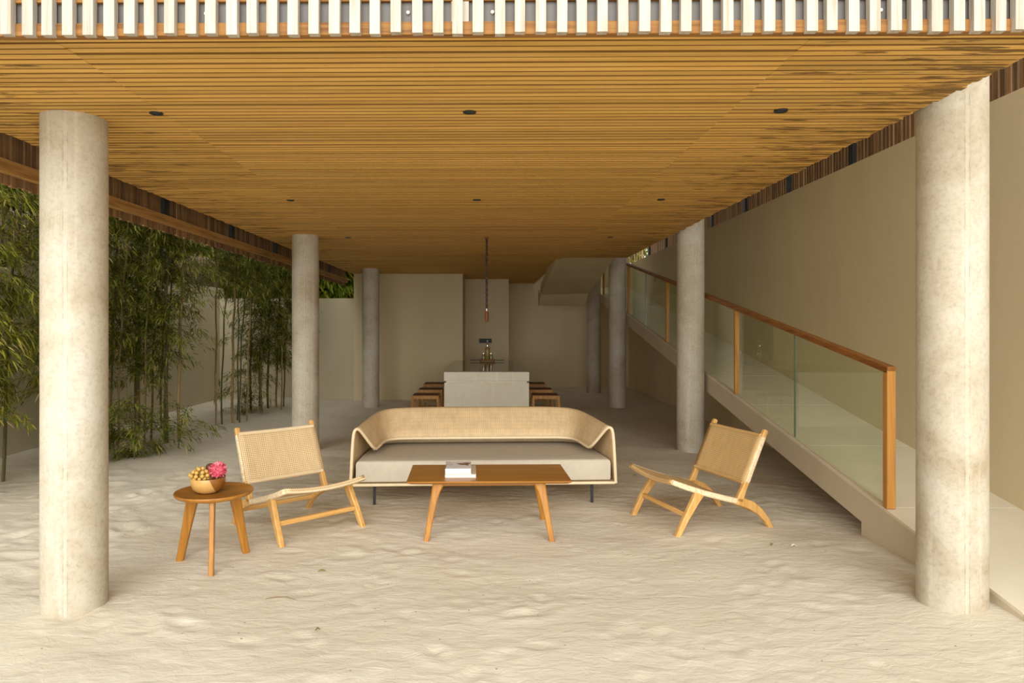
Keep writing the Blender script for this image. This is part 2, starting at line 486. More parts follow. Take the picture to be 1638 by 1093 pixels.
M['branch'] = plain('branch_bark', (0.10, 0.075, 0.035), 0.8)


def bowl_mat():
    m, nt, b = new_mat('two_tone_bowl_wood')
    L = nt.links.new
    tc = N(nt, 'ShaderNodeTexCoord')
    sp = N(nt, 'ShaderNodeSeparateXYZ')
    L(tc.outputs['Object'], sp.inputs[0])
    # a glued-up joint between pale and darker timber, bowed across the bowl
    e = math_n(nt, 'SUBTRACT', sp.outputs[0], math_n(nt, 'MULTIPLY_ADD', sp.outputs[2], -0.45, 0.056))
    st = N(nt, 'ShaderNodeMapRange')
    L(e, st.inputs['Value'])
    st.inputs['From Min'].default_value = -0.001
    st.inputs['From Max'].default_value = 0.001
    mp = N(nt, 'ShaderNodeMapping')
    mp.inputs['Scale'].default_value = (8, 30, 60)
    L(tc.outputs['Object'], mp.inputs['Vector'])
    nz = N(nt, 'ShaderNodeTexNoise', Scale=1.0, Detail=3.0)
    L(mp.outputs[0], nz.inputs['Vector'])
    a = mix_c(nt, nz.outputs['Fac'], (0.52, 0.29, 0.08), (0.68, 0.42, 0.14))
    d = mix_c(nt, nz.outputs['Fac'], (0.20, 0.075, 0.012), (0.32, 0.13, 0.024))
    L(mix_c(nt, st.outputs[0], a, d), b.inputs['Base Color'])
    b.inputs['Roughness'].default_value = 0.35
    return m


M['bowl'] = bowl_mat()


# ------------------------------------------------------------------ mesh helpers
class MB:
    def __init__(s):
        s.v, s.f, s.uv = [], [], {}

    def add(s, verts, faces, uvs=None):
        o = len(s.v)
        s.v += [tuple(v) for v in verts]
        s.f += [tuple(i + o for i in f) for f in faces]
        if uvs:
            for i, t in enumerate(uvs):
                s.uv[o + i] = t
        return s

    def box(s, lo, hi, mat=None):
        x0, y0, z0 = lo; x1, y1, z1 = hi
        vs = [(x0, y0, z0), (x1, y0, z0), (x1, y1, z0), (x0, y1, z0), (x0, y0, z1), (x1, y0, z1), (x1, y1, z1), (x0, y1, z1)]
        if mat:
            vs = [mat @ Vector(v) for v in vs]
        return s.add(vs, [(3, 2, 1, 0), (4, 5, 6, 7), (0, 1, 5, 4), (1, 2, 6, 5), (2, 3, 7, 6), (3, 0, 4, 7)])

    def prism(s, poly, z0, z1):
        n = len(poly)
        vs = [(x, y, z0) for x, y in poly] + [(x, y, z1) for x, y in poly]
        fs = [tuple(range(n))[::-1], tuple(range(n, 2 * n))]
        fs += [(i, (i + 1) % n, n + (i + 1) % n, n + i) for i in range(n)]
        return s.add(vs, fs)

    def loft(s, rings, cap=True, closed=True, uvs=None):
        n = len(rings[0])
        vs = [p for r in rings for p in r]
        fs = []
        for k in range(len(rings) - 1):
            for i in range(n if closed else n - 1):
                j = (i + 1) % n
                fs.append((k * n + i, k * n + j, (k + 1) * n + j, (k + 1) * n + i))
        if cap and closed:
            fs.append(tuple(range(n))[::-1])
            fs.append(tuple((len(rings) - 1) * n + i for i in range(n)))
        return s.add(vs, fs, uvs)

    def tube(s, path, r, n=8, cap=True):
        P = [Vector(p) for p in path]
        R = r if isinstance(r, (list, tuple)) else [r] * len(P)
        rings = []
        up = None
        for i, p in enumerate(P):
            t = (P[min(i + 1, len(P) - 1)] - P[max(i - 1, 0)]).normalized()
            if up is None:
                up = Vector((0, 0, 1)) if abs(t.z) < 0.9 else Vector((1, 0, 0))
            a = t.cross(up).normalized()
            up = a.cross(t).normalized()
            rings.append([p + (a * math.cos(2 * PI * k / n) + up * math.sin(2 * PI * k / n)) * R[i] for k in range(n)])
        return s.loft(rings, cap)

    def lathe(s, prof, n=32, c=(0, 0, 0)):
        rings = [[(c[0] + r * math.cos(2 * PI * k / n), c[1] + r * math.sin(2 * PI * k / n), c[2] + z) for k in range(n)] for r, z in prof]
        return s.loft(rings, True)

    def beam(s, pts, side, secs):
        """bar of rectangular section through pts; side = direction of its width; secs = (width, depth) per point"""
        P = [Vector(p) for p in pts]
        sd = Vector(side).normalized()
        rings = []
        for i, p in enumerate(P):
            t = (P[min(i + 1, len(P) - 1)] - P[max(i - 1, 0)]).normalized()
            a = (sd - t * sd.dot(t)).normalized()
            b_ = t.cross(a).normalized()
            w, d = secs[i]
            rings.append([p + a * (w / 2 * u) + b_ * (d / 2 * v) for u, v in ((-1, -1), (1, -1), (1, 1), (-1, 1))])
        return s.loft(rings, True)

    def mesh(s, name, smooth=False):
        me = bpy.data.meshes.new(name)
        me.from_pydata(s.v, [], s.f)
        if s.uv:
            uvl = me.uv_layers.new(name='UVMap')
            vi = np.empty(len(me.loops), dtype=np.int32)
            me.loops.foreach_get('vertex_index', vi)
            arr = np.zeros((len(s.v), 2), dtype=np.float32)
            for k, t in s.uv.items():
                arr[k] = t
            uvl.data.foreach_set('uv', arr[vi].ravel())
        bm = bmesh.new()
        bm.from_mesh(me)
        bmesh.ops.recalc_face_normals(bm, faces=bm.faces)
        bm.to_mesh(me)
        bm.free()
        if smooth:
            for p in me.polygons:
                p.use_smooth = True
        return me

    def obj(s, name, mat, parent=None, smooth=False, bevel=0.0, seg=2, loc=None, solid=0.0):
        o = link(name, s.mesh(name, smooth), mat, parent)
        if loc is not None:
            o.location = loc
        if solid:
            md = o.modifiers.new('solid', 'SOLIDIFY')
            md.thickness = solid
            md.offset = 0
        if bevel:
            md = o.modifiers.new('bevel', 'BEVEL')
            md.width = bevel
            md.segments = seg
            md.limit_method = 'ANGLE'
            md.angle_limit = math.radians(40)
            md.harden_normals = False
            for p in o.data.polygons:
                p.use_smooth = True
            o.data.set_sharp_from_angle(angle=math.radians(40))
        elif smooth:
            o.data.set_sharp_from_angle(angle=math.radians(45))
        return o


def link(name, me, mat, parent=None):
    o = bpy.data.objects.new(name, me)
    COL.objects.link(o)
    if mat is not None and len(me.materials) == 0:
        me.materials.append(M[mat] if isinstance(mat, str) else mat)
    o.parent = parent
    return o


def tag(o, label=None, cat=None, group=None, kind=None):
    for k, v in (('label', label), ('category', cat), ('group', group), ('kind', kind)):
        if v:
            o[k] = v
    return o


def thing(name, label, cat, loc=(0, 0, 0), rz=0.0, group=None):
    o = bpy.data.objects.new(name, None)
    COL.objects.link(o)
    o.empty_display_size = 0.1
    o.location = loc
    o.rotation_euler = (0, 0, rz)
    return tag(o, label, cat, group)


# ------------------------------------------------------------------ sand floor
def vnoise(x, y, seed):
    xi = np.floor(x).astype(np.int64); yi = np.floor(y).astype(np.int64)
    fx = x - xi; fy = y - yi
    fx = fx * fx * fx * (fx * (fx * 6 - 15) + 10); fy = fy * fy * fy * (fy * (fy * 6 - 15) + 10)

    def h(a, b):
        n = (a * 374761393 + b * 668265263 + seed * 974634777) & 0xFFFFFFFF
        n = ((n ^ (n >> 13)) * 1274126177) & 0xFFFFFFFF
        return ((n ^ (n >> 16)) & 0xFFFF) / 65535.0 * 2 - 1
    return (h(xi, yi) * (1 - fx) + h(xi + 1, yi) * fx) * (1 - fy) + (h(xi, yi + 1) * (1 - fx) + h(xi + 1, yi + 1) * fx) * fy


DIMPLES = [(rng.uniform(-4.6, 2.7), rng.uniform(1.9, 8.5), rng.uniform(0.03, 0.09), rng.uniform(0.002, 0.007), rng.uniform(0, PI)) for _ in range(620)]
DIMPLES += [(rng.uniform(-4.8, -2.6), rng.uniform(4.2, 7.5), rng.uniform(0.06, 0.12), rng.uniform(0.006, 0.014), rng.uniform(0, PI)) for _ in range(70)]


def sand_base(x, y):
    x = np.asarray(x, float); y = np.asarray(y, float)
    h = 0.012 * vnoise(x * 0.9, y * 0.9, 1) + 0.010 * vnoise(x * 2.1 + 7, y * 2.6, 2)
    h = h + 0.045 * np.exp(-((x - 2.75) / 0.55) ** 2) * np.exp(-((y - 3.9) / 1.6) ** 2)
    h = h + 0.02 * np.exp(-((x + 4.6) / 0.8) ** 2)
    return h


def sand_h(x, y):
    return float(sand_base(x, y))


def build_sand():
    xs = np.concatenate([np.arange(-14, -7.01, 0.7), np.arange(-7, -4.6, 0.10), np.arange(-4.6, 3.3, 0.032), np.arange(3.3, 12.1, 0.8)])
    ys = np.concatenate([np.arange(-14, 1.4, 0.7), np.arange(1.4, 7.2, 0.028), np.arange(7.2, 10, 0.06), np.arange(10, 24.1, 0.16)])
    X, Y = np.meshgrid(xs, ys)
    H = sand_base(X, Y)
    wx = X + 0.10 * vnoise(X * 3.1, Y * 3.1, 11)
    wy = Y + 0.07 * vnoise(X * 2.7, Y * 2.9, 12) + 0.16 * vnoise(X * 0.8, Y * 0.8, 13)
    rip = 0.0024 * vnoise(wx * 3.6, wy * 9.5, 3) + 0.0026 * vnoise(wx * 7.5, wy * 19.0, 4) + 0.0020 * vnoise(wx * 15, wy * 33, 5)
    H = H + rip * (0.7 + 0.4 * vnoise(X * 0.7, Y * 0.7, 6))
    for cx, cy, r, d, a in DIMPLES:
        i0, i1 = np.searchsorted(ys, [cy - 3 * r, cy + 3 * r])
        j0, j1 = np.searchsorted(xs, [cx - 4 * r, cx + 4 * r])
        if i1 <= i0 or j1 <= j0:
            continue
        dx = X[i0:i1, j0:j1] - cx; dy = Y[i0:i1, j0:j1] - cy
        u = (dx * math.cos(a) + dy * math.sin(a)) / (r * 1.5); v = (-dx * math.sin(a) + dy * math.cos(a)) / (r * 0.8)
        q = u * u + v * v
        H[i0:i1, j0:j1] += d * (-1.2 * np.exp(-q * 1.6) + 0.75 * np.exp(-(np.sqrt(q) - 1.25) ** 2 * 6))
    ny, nx = X.shape
    V = np.stack([X, Y, H], -1).reshape(-1, 3)
    idx = np.arange(ny * nx).reshape(ny, nx)
    Q = np.stack([idx[:-1, :-1], idx[:-1, 1:], idx[1:, 1:], idx[1:, :-1]], -1).reshape(-1, 4)
    me = bpy.data.meshes.new('floor')
    me.vertices.add(len(V)); me.vertices.foreach_set('co', V.ravel().astype(np.float32))
    me.loops.add(Q.size); me.loops.foreach_set('vertex_index', Q.ravel().astype(np.int32))
    me.polygons.add(len(Q))
    me.polygons.foreach_set('loop_start', np.arange(0, Q.size, 4, dtype=np.int32))
    me.polygons.foreach_set('loop_total', np.full(len(Q), 4, dtype=np.int32))
    me.update(calc_edges=True)
    me.polygons.foreach_set('use_smooth', np.ones(len(Q), dtype=bool))
    o = link('floor', me, 'sand')
    tag(o, 'pale rippled sand floor with shallow footprints', None, None, 'structure')


build_sand()

# ------------------------------------------------------------------ building shell
ZC = 2.80            # underside of the battens
XL, XR = -2.99, 2.385   # batten field
YF = 2.80
XFL, XFR = -3.20, 4.50  # side screens
BLK_Y, ALC_Y, BACK_Y = 15.12, 16.8, 18.45


def struct(name, mb, mat, label=None, **kw):
    o = mb.obj(name, mat, **kw)
    tag(o, label, None, None, 'structure')
    return o


ceiling = struct('ceiling', MB().box((XL, YF, ZC + 0.044), (1.27, BACK_Y, 3.15)).box((1.27, YF, ZC + 0.044), (XR - 0.02, 11.75, 3.15)), 'backing', 'honey coloured slatted timber ceiling')
# battens, three lengths in a row; the 100 nearest rows are single pieces, the far rows one part
PITCH, BW = 0.0575, 0.0425
SEGS = [(XL, -1.8105), (-1.8095, 1.3395), (1.3405, XR)]
base_me = []
for a, b_ in SEGS:
    hw = (b_ - a) / 2
    mb = MB().box((-hw, -BW / 2, 0), (hw, BW / 2, 0.042))
    me = mb.mesh('batten')
    me.materials.append(M['batten']); me.materials.append(M['batten_gap_shade'])
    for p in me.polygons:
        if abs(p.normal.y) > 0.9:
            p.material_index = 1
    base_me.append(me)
far = MB()
nrows = int((BACK_Y - YF) / PITCH)
for k in range(nrows):
    y = YF + PITCH * (k + 0.5)
    if k < 100:
        for (a, b_), me in zip(SEGS, base_me):
            o = link('batten', me, None, ceiling)
            dx = random.uniform(-0.014, 0.014) if b_ == XR else (random.uniform(-0.010, 0.010) if a == XL else 0)
            o.scale.x = 1 + abs(dx) * (1 if dx > 0 else -1) / (b_ - a)
            sgn = 1 if b_ == XR else -1
            o.location = ((a + b_) / 2 + (sgn * dx / 2 if dx else 0), y + random.uniform(-0.002, 0.002), ZC + random.uniform(0, 0.004))
    else:
        for a, b_ in SEGS:
            lo, hi = a, b_
            if y > ALC_Y:
                lo = max(lo, 0.52)
            elif y > BLK_Y:
                lo = max(lo, -0.55)
            if y > 11.72:
                hi = min(hi, 1.27)
            if hi - lo < 0.05:
                continue
            z = ZC + random.uniform(0, 0.004)
            far.box((lo, y - BW / 2, z), (hi, y + BW / 2, z + 0.042))
fo = far.obj('batten', 'batten', ceiling)
fo.data.materials.append(M['batten_gap_shade'])
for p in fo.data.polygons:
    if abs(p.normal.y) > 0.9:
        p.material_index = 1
tag(fo, 'far rows of ceiling battens', None, None, 'stuff')

# unseen upper storey, added to keep sky off the ceiling and stair opening; its soffit over the ramp is higher
struct('wall_upper', MB().box((XL, YF + 0.05, 3.15), (1.27, BACK_Y, 5.7)).box((1.27, YF + 0.05, 3.15), (XR - 0.05, 11.75, 5.7)).box((1.27, 11.75, 4.15), (XR - 0.05, 16.4, 5.7)), 'wall', 'unseen plastered upper storey above the slatted ceiling, added to block skylight')
struct('ceiling_ramp', MB().box((XR - 0.05, YF + 0.05, 5.6), (XFR + 0.05, 18.45, 5.75)), 'backing', 'high dark timber soffit above the ramp')

# walls
struct('wall_right', MB().box((3.80, 1.6, -0.1), (4.02, BACK_Y + 0.2, 3.31)), 'wall', 'tall sage beige plastered wall along the ramp')
struct('wall_back_left', MB().box((-2.97, BLK_Y, -0.1), (-0.55, BACK_Y, 2.83)), 'wall', 'plastered block at the far left of the sand room')
struct('wall_back_middle', MB().box((-0.55, ALC_Y, -0.1), (0.52, BACK_Y, 2.83)), 'wall', 'recessed plastered wall behind the concrete table')
struct('wall_back_right', MB().box((0.52, BACK_Y, -0.1), (3.80, BACK_Y + 0.2, 4.3)), 'wall', 'deepest plastered wall beneath the stair flight')
struct('wall_garden_left', MB().box((-6.30, -3.0, -0.1), (-6.05, 15.6, 2.5)), 'wall_garden', 'garden wall behind the bamboo')
struct('wall_garden_back', MB().box((-6.05, 15.35, -0.1), (-2.97, 15.6, 2.27)), 'wall_garden', 'low pale garden wall beside the plastered block')

# stair flight soffit going down behind the ceiling opening
T = 0.10
tl, tr_, br, bl = (1.20, 11.72, 2.83), (2.20, 11.72, 2.83), (2.18, 14.75, 2.345), (1.20, 15.5, 2.355)
mb = MB()
und = [tl, tr_, br, bl]
top = [(x, y, z + 0.22) for x, y, z in und]
mb.add(und + top, [(0, 1, 2, 3), (4, 5, 6, 7), (0, 1, 5, 4), (1, 2, 6, 5), (2, 3, 7, 6), (3, 0, 4, 7)])
struct('trim_1', mb, 'wall', 'sloping plastered underside of a stair flight')
mb = MB().add([(1.20, 16.0, 2.14), (2.18, 15.35, 2.11), (2.18, 15.6, 2.11), (1.20, 16.2, 2.14), (1.20, 15.5, 2.36), (2.18, 14.75, 2.35), (2.18, 15.6, 2.50), (1.20, 16.2, 2.50)],
              [(3, 2, 1, 0), (4, 5, 6, 7), (0, 1, 5, 4), (1, 2, 6, 5), (2, 3, 7, 6), (3, 0, 4, 7)])
struct('trim_2', mb, 'wall', 'plastered landing beam at the foot of the stair flight')

# ------------------------------------------------------------------ ramp
RX0, RX1 = 2.84, 3.80


def ramp_z(y):
    return -0.556 + 0.176 * y


mb = MB()
y0, y1, ym = 2.6, 18.4, 5.22
prof_top = [(y0, ramp_z(y0) - 0.02), (y1, ramp_z(y1) - 0.02)]
side = [(2.6, -0.4), (ym, -0.4), (ym, ramp_z(ym) - 0.235), (y1, ramp_z(y1) - 0.235), (y1, ramp_z(y1) - 0.02), (2.6, ramp_z(2.6) - 0.02)]
n = len(side)
mb.add([(RX0, a, b_) for a, b_ in side] + [(RX1, a, b_) for a, b_ in side],
       [tuple(range(n)), tuple(range(n, 2 * n))[::-1]] + [(i, (i + 1) % n, n + (i + 1) % n, n + i) for i in range(n)])
ramp_o = struct('ramp', mb, 'ramp', 'sand coloured ramp rising along the right wall')
tp = 1.28
me = None
yy = 3.65 - tp
while yy < 18.3:
    a, b_ = yy + 0.004, yy + tp - 0.004
    mbt = MB()
    lo, hi = 0.004 - tp / 2, tp / 2 - 0.004
    if me is None:
        mbt.add([(0, lo, 0.176 * lo - 0.02), (RX1 - RX0, lo, 0.176 * lo - 0.02), (RX1 - RX0, hi, 0.176 * hi - 0.02), (0, hi, 0.176 * hi - 0.02),
                 (0, lo, 0.176 * lo), (RX1 - RX0, lo, 0.176 * lo), (RX1 - RX0, hi, 0.176 * hi), (0, hi, 0.176 * hi)],
                [(3, 2, 1, 0), (4, 5, 6, 7), (0, 1, 5, 4), (1, 2, 6, 5), (2, 3, 7, 6), (3, 0, 4, 7)])
        me = mbt.mesh('tile'); me.materials.append(M['tile'])
    yc = yy + tp / 2
    if ramp_z(yc + tp / 2) > 0.0:
        o = link('tile', me, None, ramp_o)
        o.location = (RX0, yc, ramp_z(yc))
    yy += tp

# ------------------------------------------------------------------ columns
CXL, CXR, CR = -2.375, 2.63, 0.172


def column(x, y, ztop, label, seed):
    mb = MB()
    n = 56
    prof = [(-0.35, 1.0), (0.4, 1.003), (1.2, 0.997), (2.0, 1.002), (ztop, 1.0)]
    rings = []
    for z, k in prof:
        ring = []
        for i in range(n):
            a = 2 * PI * i / n
            # slight out-of-round and the lapped seam of the cardboard form
            r = CR * k * (1 + 0.004 * math.sin(2 * a + seed)) + (0.0006 if i in (0, 1, n - 1) else 0)
            ring.append((r * math.cos(a), r * math.sin(a), z))
        rings.append(ring)
    mb.loft(rings)
    o = mb.obj('concrete_column', 'column', smooth=True, loc=(x, y, 0))
    o.rotation_euler = (0, 0, math.radians({1: -74, 2: -80, 3: -60, 4: -100, 5: -84, 6: -120, 8: -70}[seed]))
    return tag(o, label, 'column', 'round concrete columns')


YC = [3.90, 8.88, 13.86]
column(CXL, YC[0], ZC + 0.03, 'nearest round concrete column on the left, whitened towards its foot', 1)
column(CXL, YC[1], ZC + 0.03, 'round concrete column standing behind the left rattan chair', 2)
column(CXL, YC[2], ZC + 0.03, 'round concrete column in front of the far left plastered block', 3)
column(CXR, YC[0], 5.62, 'nearest round concrete column on the right, at the foot of the ramp', 4)
column(CXR, YC[1], 5.62, 'round concrete column standing behind the right rattan chair', 5)
column(CXR, YC[2], 5.62, 'round concrete column at the high end of the glass railing', 6)
column(CXR, 16.95, 5.62, 'farthest round concrete column, under the stair flight', 8)

# ------------------------------------------------------------------ slat screens
scr = thing('slat_screen', 'bleached vertical timber slats along the top front edge of the building', 'slat screen', (0, 2.692, 2.764))
slat_me = []
for v in range(3):
    w = (0.0415, 0.043, 0.040)[v]
    mbs = MB().box((-w / 2, 0, 0), (w / 2, 0.030, 0.95))
    ms = mbs.mesh('slat'); ms.materials.append(M['fin_white'])
    slat_me.append(ms)
x = -0.362 - 0.0817 * 35
XFE = 2.47
while x < XFE:
    o = link('slat', random.choice(slat_me), None, scr)
    o.location = (x + random.uniform(-0.003, 0.003), random.uniform(-0.002, 0.002), random.uniform(-0.004, 0.006))
    o.rotation_euler = (0, random.uniform(-0.006, 0.006), 0)
    x += 0.0817
XFA = XFL + 0.09
MB().box((XFA, 0.024, 0.006), (XFE, 0.064, 0.058)).obj('rail', 'rail_wood', scr, bevel=0.003)
MB().box((XFA, 0.024, 0.140), (XFE, 0.064, 0.230)).obj('rail', 'rail_wood', scr, bevel=0.003)
MB().box((XFA, 0.040, 0.058), (XFE, 0.052, 0.140)).obj('steel_channel', 'steel', scr)
MB().box((-0.145, 0.026, 0.058), (-0.075, 0.040, 0.138)).obj('packing_block', 'fin_white', scr)
for bx in (-0.318, 0.020, -1.13, 1.56, 1.05, 2.02, -2.05):
    MB().lathe([(0.0001, -0.010), (0.006, -0.010), (0.0085, -0.006), (0.0085, 0.0), (0.0001, 0.0)], 12).obj('bolt', 'bolt', scr, loc=(bx, 0.040, 0.098)).rotation_euler = (PI / 2 + PI, 0, 0)
# closing board behind the slats so the storey above has a face
MB().box((XFA, 0.075, 0.10), (2.36, 0.095, 1.5)).obj('backing_board', 'backing', scr)


def side_screen(X, inner, y_a, y_b, pitch, z0, z1, label, br_y, rail):
    t = thing('slat_screen', label, 'slat screen', (X, y_a, z0))
    mes = []
    for w, d in ((0.052, 0.022), (0.056, 0.022), (0.048, 0.024)):
        ms = MB().box((-d / 2, -w / 2, 0), (d / 2, w / 2, z1 - z0)).mesh('slat')
        ms.materials.append(M['fin_brown'])
        mes.append(ms)
    y = 0.0
    while y < y_b - y_a:
        o = link('slat', random.choice(mes), None, t)
        o.location = (random.uniform(-0.002, 0.002), y + random.uniform(-0.003, 0.003), random.uniform(-0.008, 0.008))
        y += pitch
    for za, zb in rail:
        xa, xb = sorted((inner * 0.012, inner * 0.062))
        MB().box((xa, 0, za - z0), (xb, y_b - y_a, zb - z0)).obj('rail', 'rail_wood_y', t, bevel=0.004)
    for by in br_y:
        xa, xb = sorted((inner * 0.014, inner * 0.05))
        MB().box((xa, by - 0.05 - y_a, rail[0][1] - z0), (xb, by + 0.05 - y_a, z1 - z0)).obj('steel_bracket', 'blue_black', t)
    return t


side_screen(XFL, 1, 2.86, 15.3, 0.0655, 2.55, 3.5, 'brown timber slats with a long rail hanging above the bamboo on the left',
            (4.93, 6.67, 8.42, 10.17, 11.92, 13.67), [(2.615, 2.705)])
side_screen(XFR, -1, 2.9, 19.2, 0.074, 3.0, 5.6, 'brown timber slats seen above the tall right hand wall',
            (8.42, 10.17, 11.92, 13.67, 15.42, 17.17, 18.92), [(3.42, 3.46)])

bs = thing('slat_screen', 'pale green-lit slats closing the far end above the ramp', 'slat screen', (3.4, 19.9, 2.9))
ms = MB().box((-0.016, 0, 0), (0.016, 0.03, 2.4)).mesh('slat')
ms.materials.append(M['fin_brown'])
for k in range(16):
    o = link('slat', ms, None, bs)
    o.location = (0.073 * k, 0, random.uniform(-.01, .01))
MB().box((-0.02, 0.032, 0.25), (1.13, 0.07, 0.33)).obj('rail', 'rail_wood_y', bs)
for px_ in (-0.03, 1.09):
    MB().box((px_, 0.032, -2.95), (px_ + 0.05, 0.08, 2.4)).obj('post', 'fin_brown', bs)
MB().box((-0.02, 0.032, 2.1), (1.13, 0.07, 2.18)).obj('rail', 'rail_wood_y', bs)

# ------------------------------------------------------------------ downlights
rows = {0: (3.79, 'row nearest the front slats'), 1: (6.39, 'second row from the front slats'), 2: (9.03, 'third row from the front slats')}
for r, (y, ph) in rows.items():
    for xx, nm in ((-1.85, 'left'), (-0.10, 'middle'), (1.62, 'right')):
        if r == 2 and nm == 'middle':
            continue
        t = thing('downlight', f'small black recessed ceiling spot, {nm} one of the {ph}', 'downlight', (xx, y, ZC), 0, 'ceiling downlights')
        MB().lathe([(0.026, 0.02), (0.026, -0.004), (0.036, -0.004), (0.037, 0.001), (0.037, 0.02)], 24).obj('rim', 'black', t, smooth=True)
        MB().lathe([(0.0001, -0.0015), (0.026, -0.0015), (0.026, 0.01), (0.0001, 0.01)], 20).obj('lens', 'blue_black', t)

# ------------------------------------------------------------------ glass railing on the ramp
RZ = lambda y: 0.459 + 0.176 * y
PY = [4.92, 7.92, 10.95, 13.95, 16.95]
gr = thing('glass_railing', 'glass railing with teak posts and handrail along the ramp', 'railing', (RX0 + 0.035, PY[0], ramp_z(PY[0])))
ox, oy, oz = gr.location


def loc(p):
    return (p[0] - ox, p[1] - oy, p[2] - oz)


gx = RX0 + 0.035
MB().beam([loc((gx, PY[0] - 0.028, RZ(PY[0] - 0.028) - 0.02)), loc((gx, PY[-1] + 0.028, RZ(PY[-1] + 0.028) - 0.02))], (1, 0, 0), [(0.062, 0.05), (0.062, 0.05)]).obj('handrail', 'teak', gr, bevel=0.005)
for i, y in enumerate(PY):
    d = 0.055 if i == 0 else 0.042
    wdt = 0.062 if i == 0 else 0.05
    MB().box((gx - wdt / 2 - ox, y - d / 2 - oy, ramp_z(y) - 0.0 - oz), (gx + wdt / 2 - ox, y + d / 2 - oy, RZ(y) - 0.03 - oz)).obj('post', 'teak_z', gr, bevel=0.003)
for a, b_ in zip(PY[:-1], PY[1:]):
    m_ = (a + b_) / 2
    for p, q in ((a + 0.03, m_ - 0.006), (m_ + 0.006, b_ - 0.03)):
        vs = []
        for xx in (gx - 0.005, gx + 0.005):
            vs += [loc((xx, p, ramp_z(p) + 0.004)), loc((xx, q, ramp_z(q) + 0.004)), loc((xx, q, RZ(q) - 0.04)), loc((xx, p, RZ(p) - 0.04))]
        g = MB().add(vs, [(0, 1, 2, 3), (4, 5, 6, 7), (0, 1, 5, 4), (1, 2, 6, 5), (2, 3, 7, 6), (3, 0, 4, 7)]).obj('glass_panel', 'glass', gr)
        g['label'] = 'clear greenish glass pane'
    MB().box((gx - 0.006 - ox, m_ - 0.0045 - oy, ramp_z(m_) - oz), (gx + 0.006 - ox, m_ + 0.0045 - oy, RZ(m_) - 0.04 - oz)).obj('pane_joint', 'glass_edge', gr)
    MB().beam([loc((gx - 0.013, a + 0.03, ramp_z(a + 0.03) + 0.003)), loc((gx - 0.013, b_ - 0.03, ramp_z(b_ - 0.03) + 0.003))], (1, 0, 0), [(0.012, 0.012)] * 2).obj('glazing_bead', 'ramp', gr)

# ------------------------------------------------------------------ sofa
SO = W(0.040, 6.17)
SANG = PSI + 0.045
sofa = thing('rattan_sofa', 'long rattan sofa with a folded woven shell and grey beige seat', 'sofa', (SO.x, SO.y, 0.0), SANG)


def smooth_path(pts, n):
    """Catmull-Rom through 3-D points, n samples evenly by parameter"""
    P = [Vector(p) for p in pts]
    P = [P[0] * 2 - P[1]] + P + [P[-1] * 2 - P[-2]]
    out = []
    m = len(P) - 3
    for i in range(n):
        t = i / (n - 1) * m
        k = min(int(t), m - 1)
        u = t - k
        a, b_, c, d = P[k:k + 4]
        out.append(0.5 * ((2 * b_) + (c - a) * u + (2 * a - 5 * b_ + 4 * c - d) * u * u + (3 * b_ - a - 3 * c + d) * u ** 3))
    return out


def mirror(half):
    return half + [(-x, y, z) for x, y, z in half[::-1]]


NP = 72
base_p = smooth_path(mirror([(-1.195, -0.03, 0.195), (-1.175, 0.35, 0.195), (-1.15, 0.72, 0.195), (-1.09, 0.92, 0.195), (-0.95, 1.03, 0.195), (-0.5, 1.05, 0.195)]), NP)
ridge_p = smooth_path(mirror([(-1.145, -0.03, 0.715), (-1.10, 0.35, 0.735), (-1.06, 0.68, 0.752), (-1.00, 0.87, 0.765), (-0.87, 0.985, 0.774), (-0.5, 1.01, 0.78)]), NP)
rim_p = smooth_path(mirror([(-1.005, 0.16, 0.475), (-0.975, 0.36, 0.482), (-0.955, 0.55, 0.487), (-0.915, 0.66, 0.490), (-0.80, 0.715, 0.492), (-0.5, 0.725, 0.492)]), NP)
rings, uvs = [], []
ulen = 0.0
for i in range(NP):
    B, R, Q = base_p[i], ridge_p[i], rim_p[i]
    if i:
        ulen += (R - ridge_p[i - 1]).length
    ow = Vector((B.x - Q.x, B.y - Q.y, 0))
    if i in (0, NP - 1):
        ow.y = 0
    ow.normalize()
    Ro, Ri = R + ow * 0.026, R - ow * 0.022
    e1 = Ro + (B - Ro).normalized() * 0.075
    e2 = Ri + (Q - Ri).normalized() * 0.06
    c1, c2 = Ro + Vector((0, 0, -0.004)), Ri + Vector((0, 0, 0.008))
    sec = [B, B.lerp(e1, 0.35), B.lerp(e1, 0.7), e1]
    for u in (0.14, 0.29, 0.43, 0.57, 0.71, 0.86):
        sec.append(e1 * (1 - u) ** 3 + c1 * (3 * u * (1 - u) ** 2) + c2 * (3 * u * u * (1 - u)) + e2 * u ** 3)
    sec += [e2, e2.lerp(Q, 0.33), e2.lerp(Q, 0.66), Q]
    vl = 0.0
    for j, p in enumerate(sec):
        if j:
            vl += (p - sec[j - 1]).length
        uvs.append((ulen, vl))
    rings.append(sec)
shell_o = MB().loft(rings, cap=False, closed=False, uvs=uvs).obj('woven_shell', 'sofa_weave', sofa, smooth=True, solid=0.012)
# cane edge: up the front of one arm, over, along the lip and down the other arm


def arm_edge(i):
    s_ = rings[i]
    return [s_[0]] + s_[2:4] + s_[4:11] + s_[12:13]


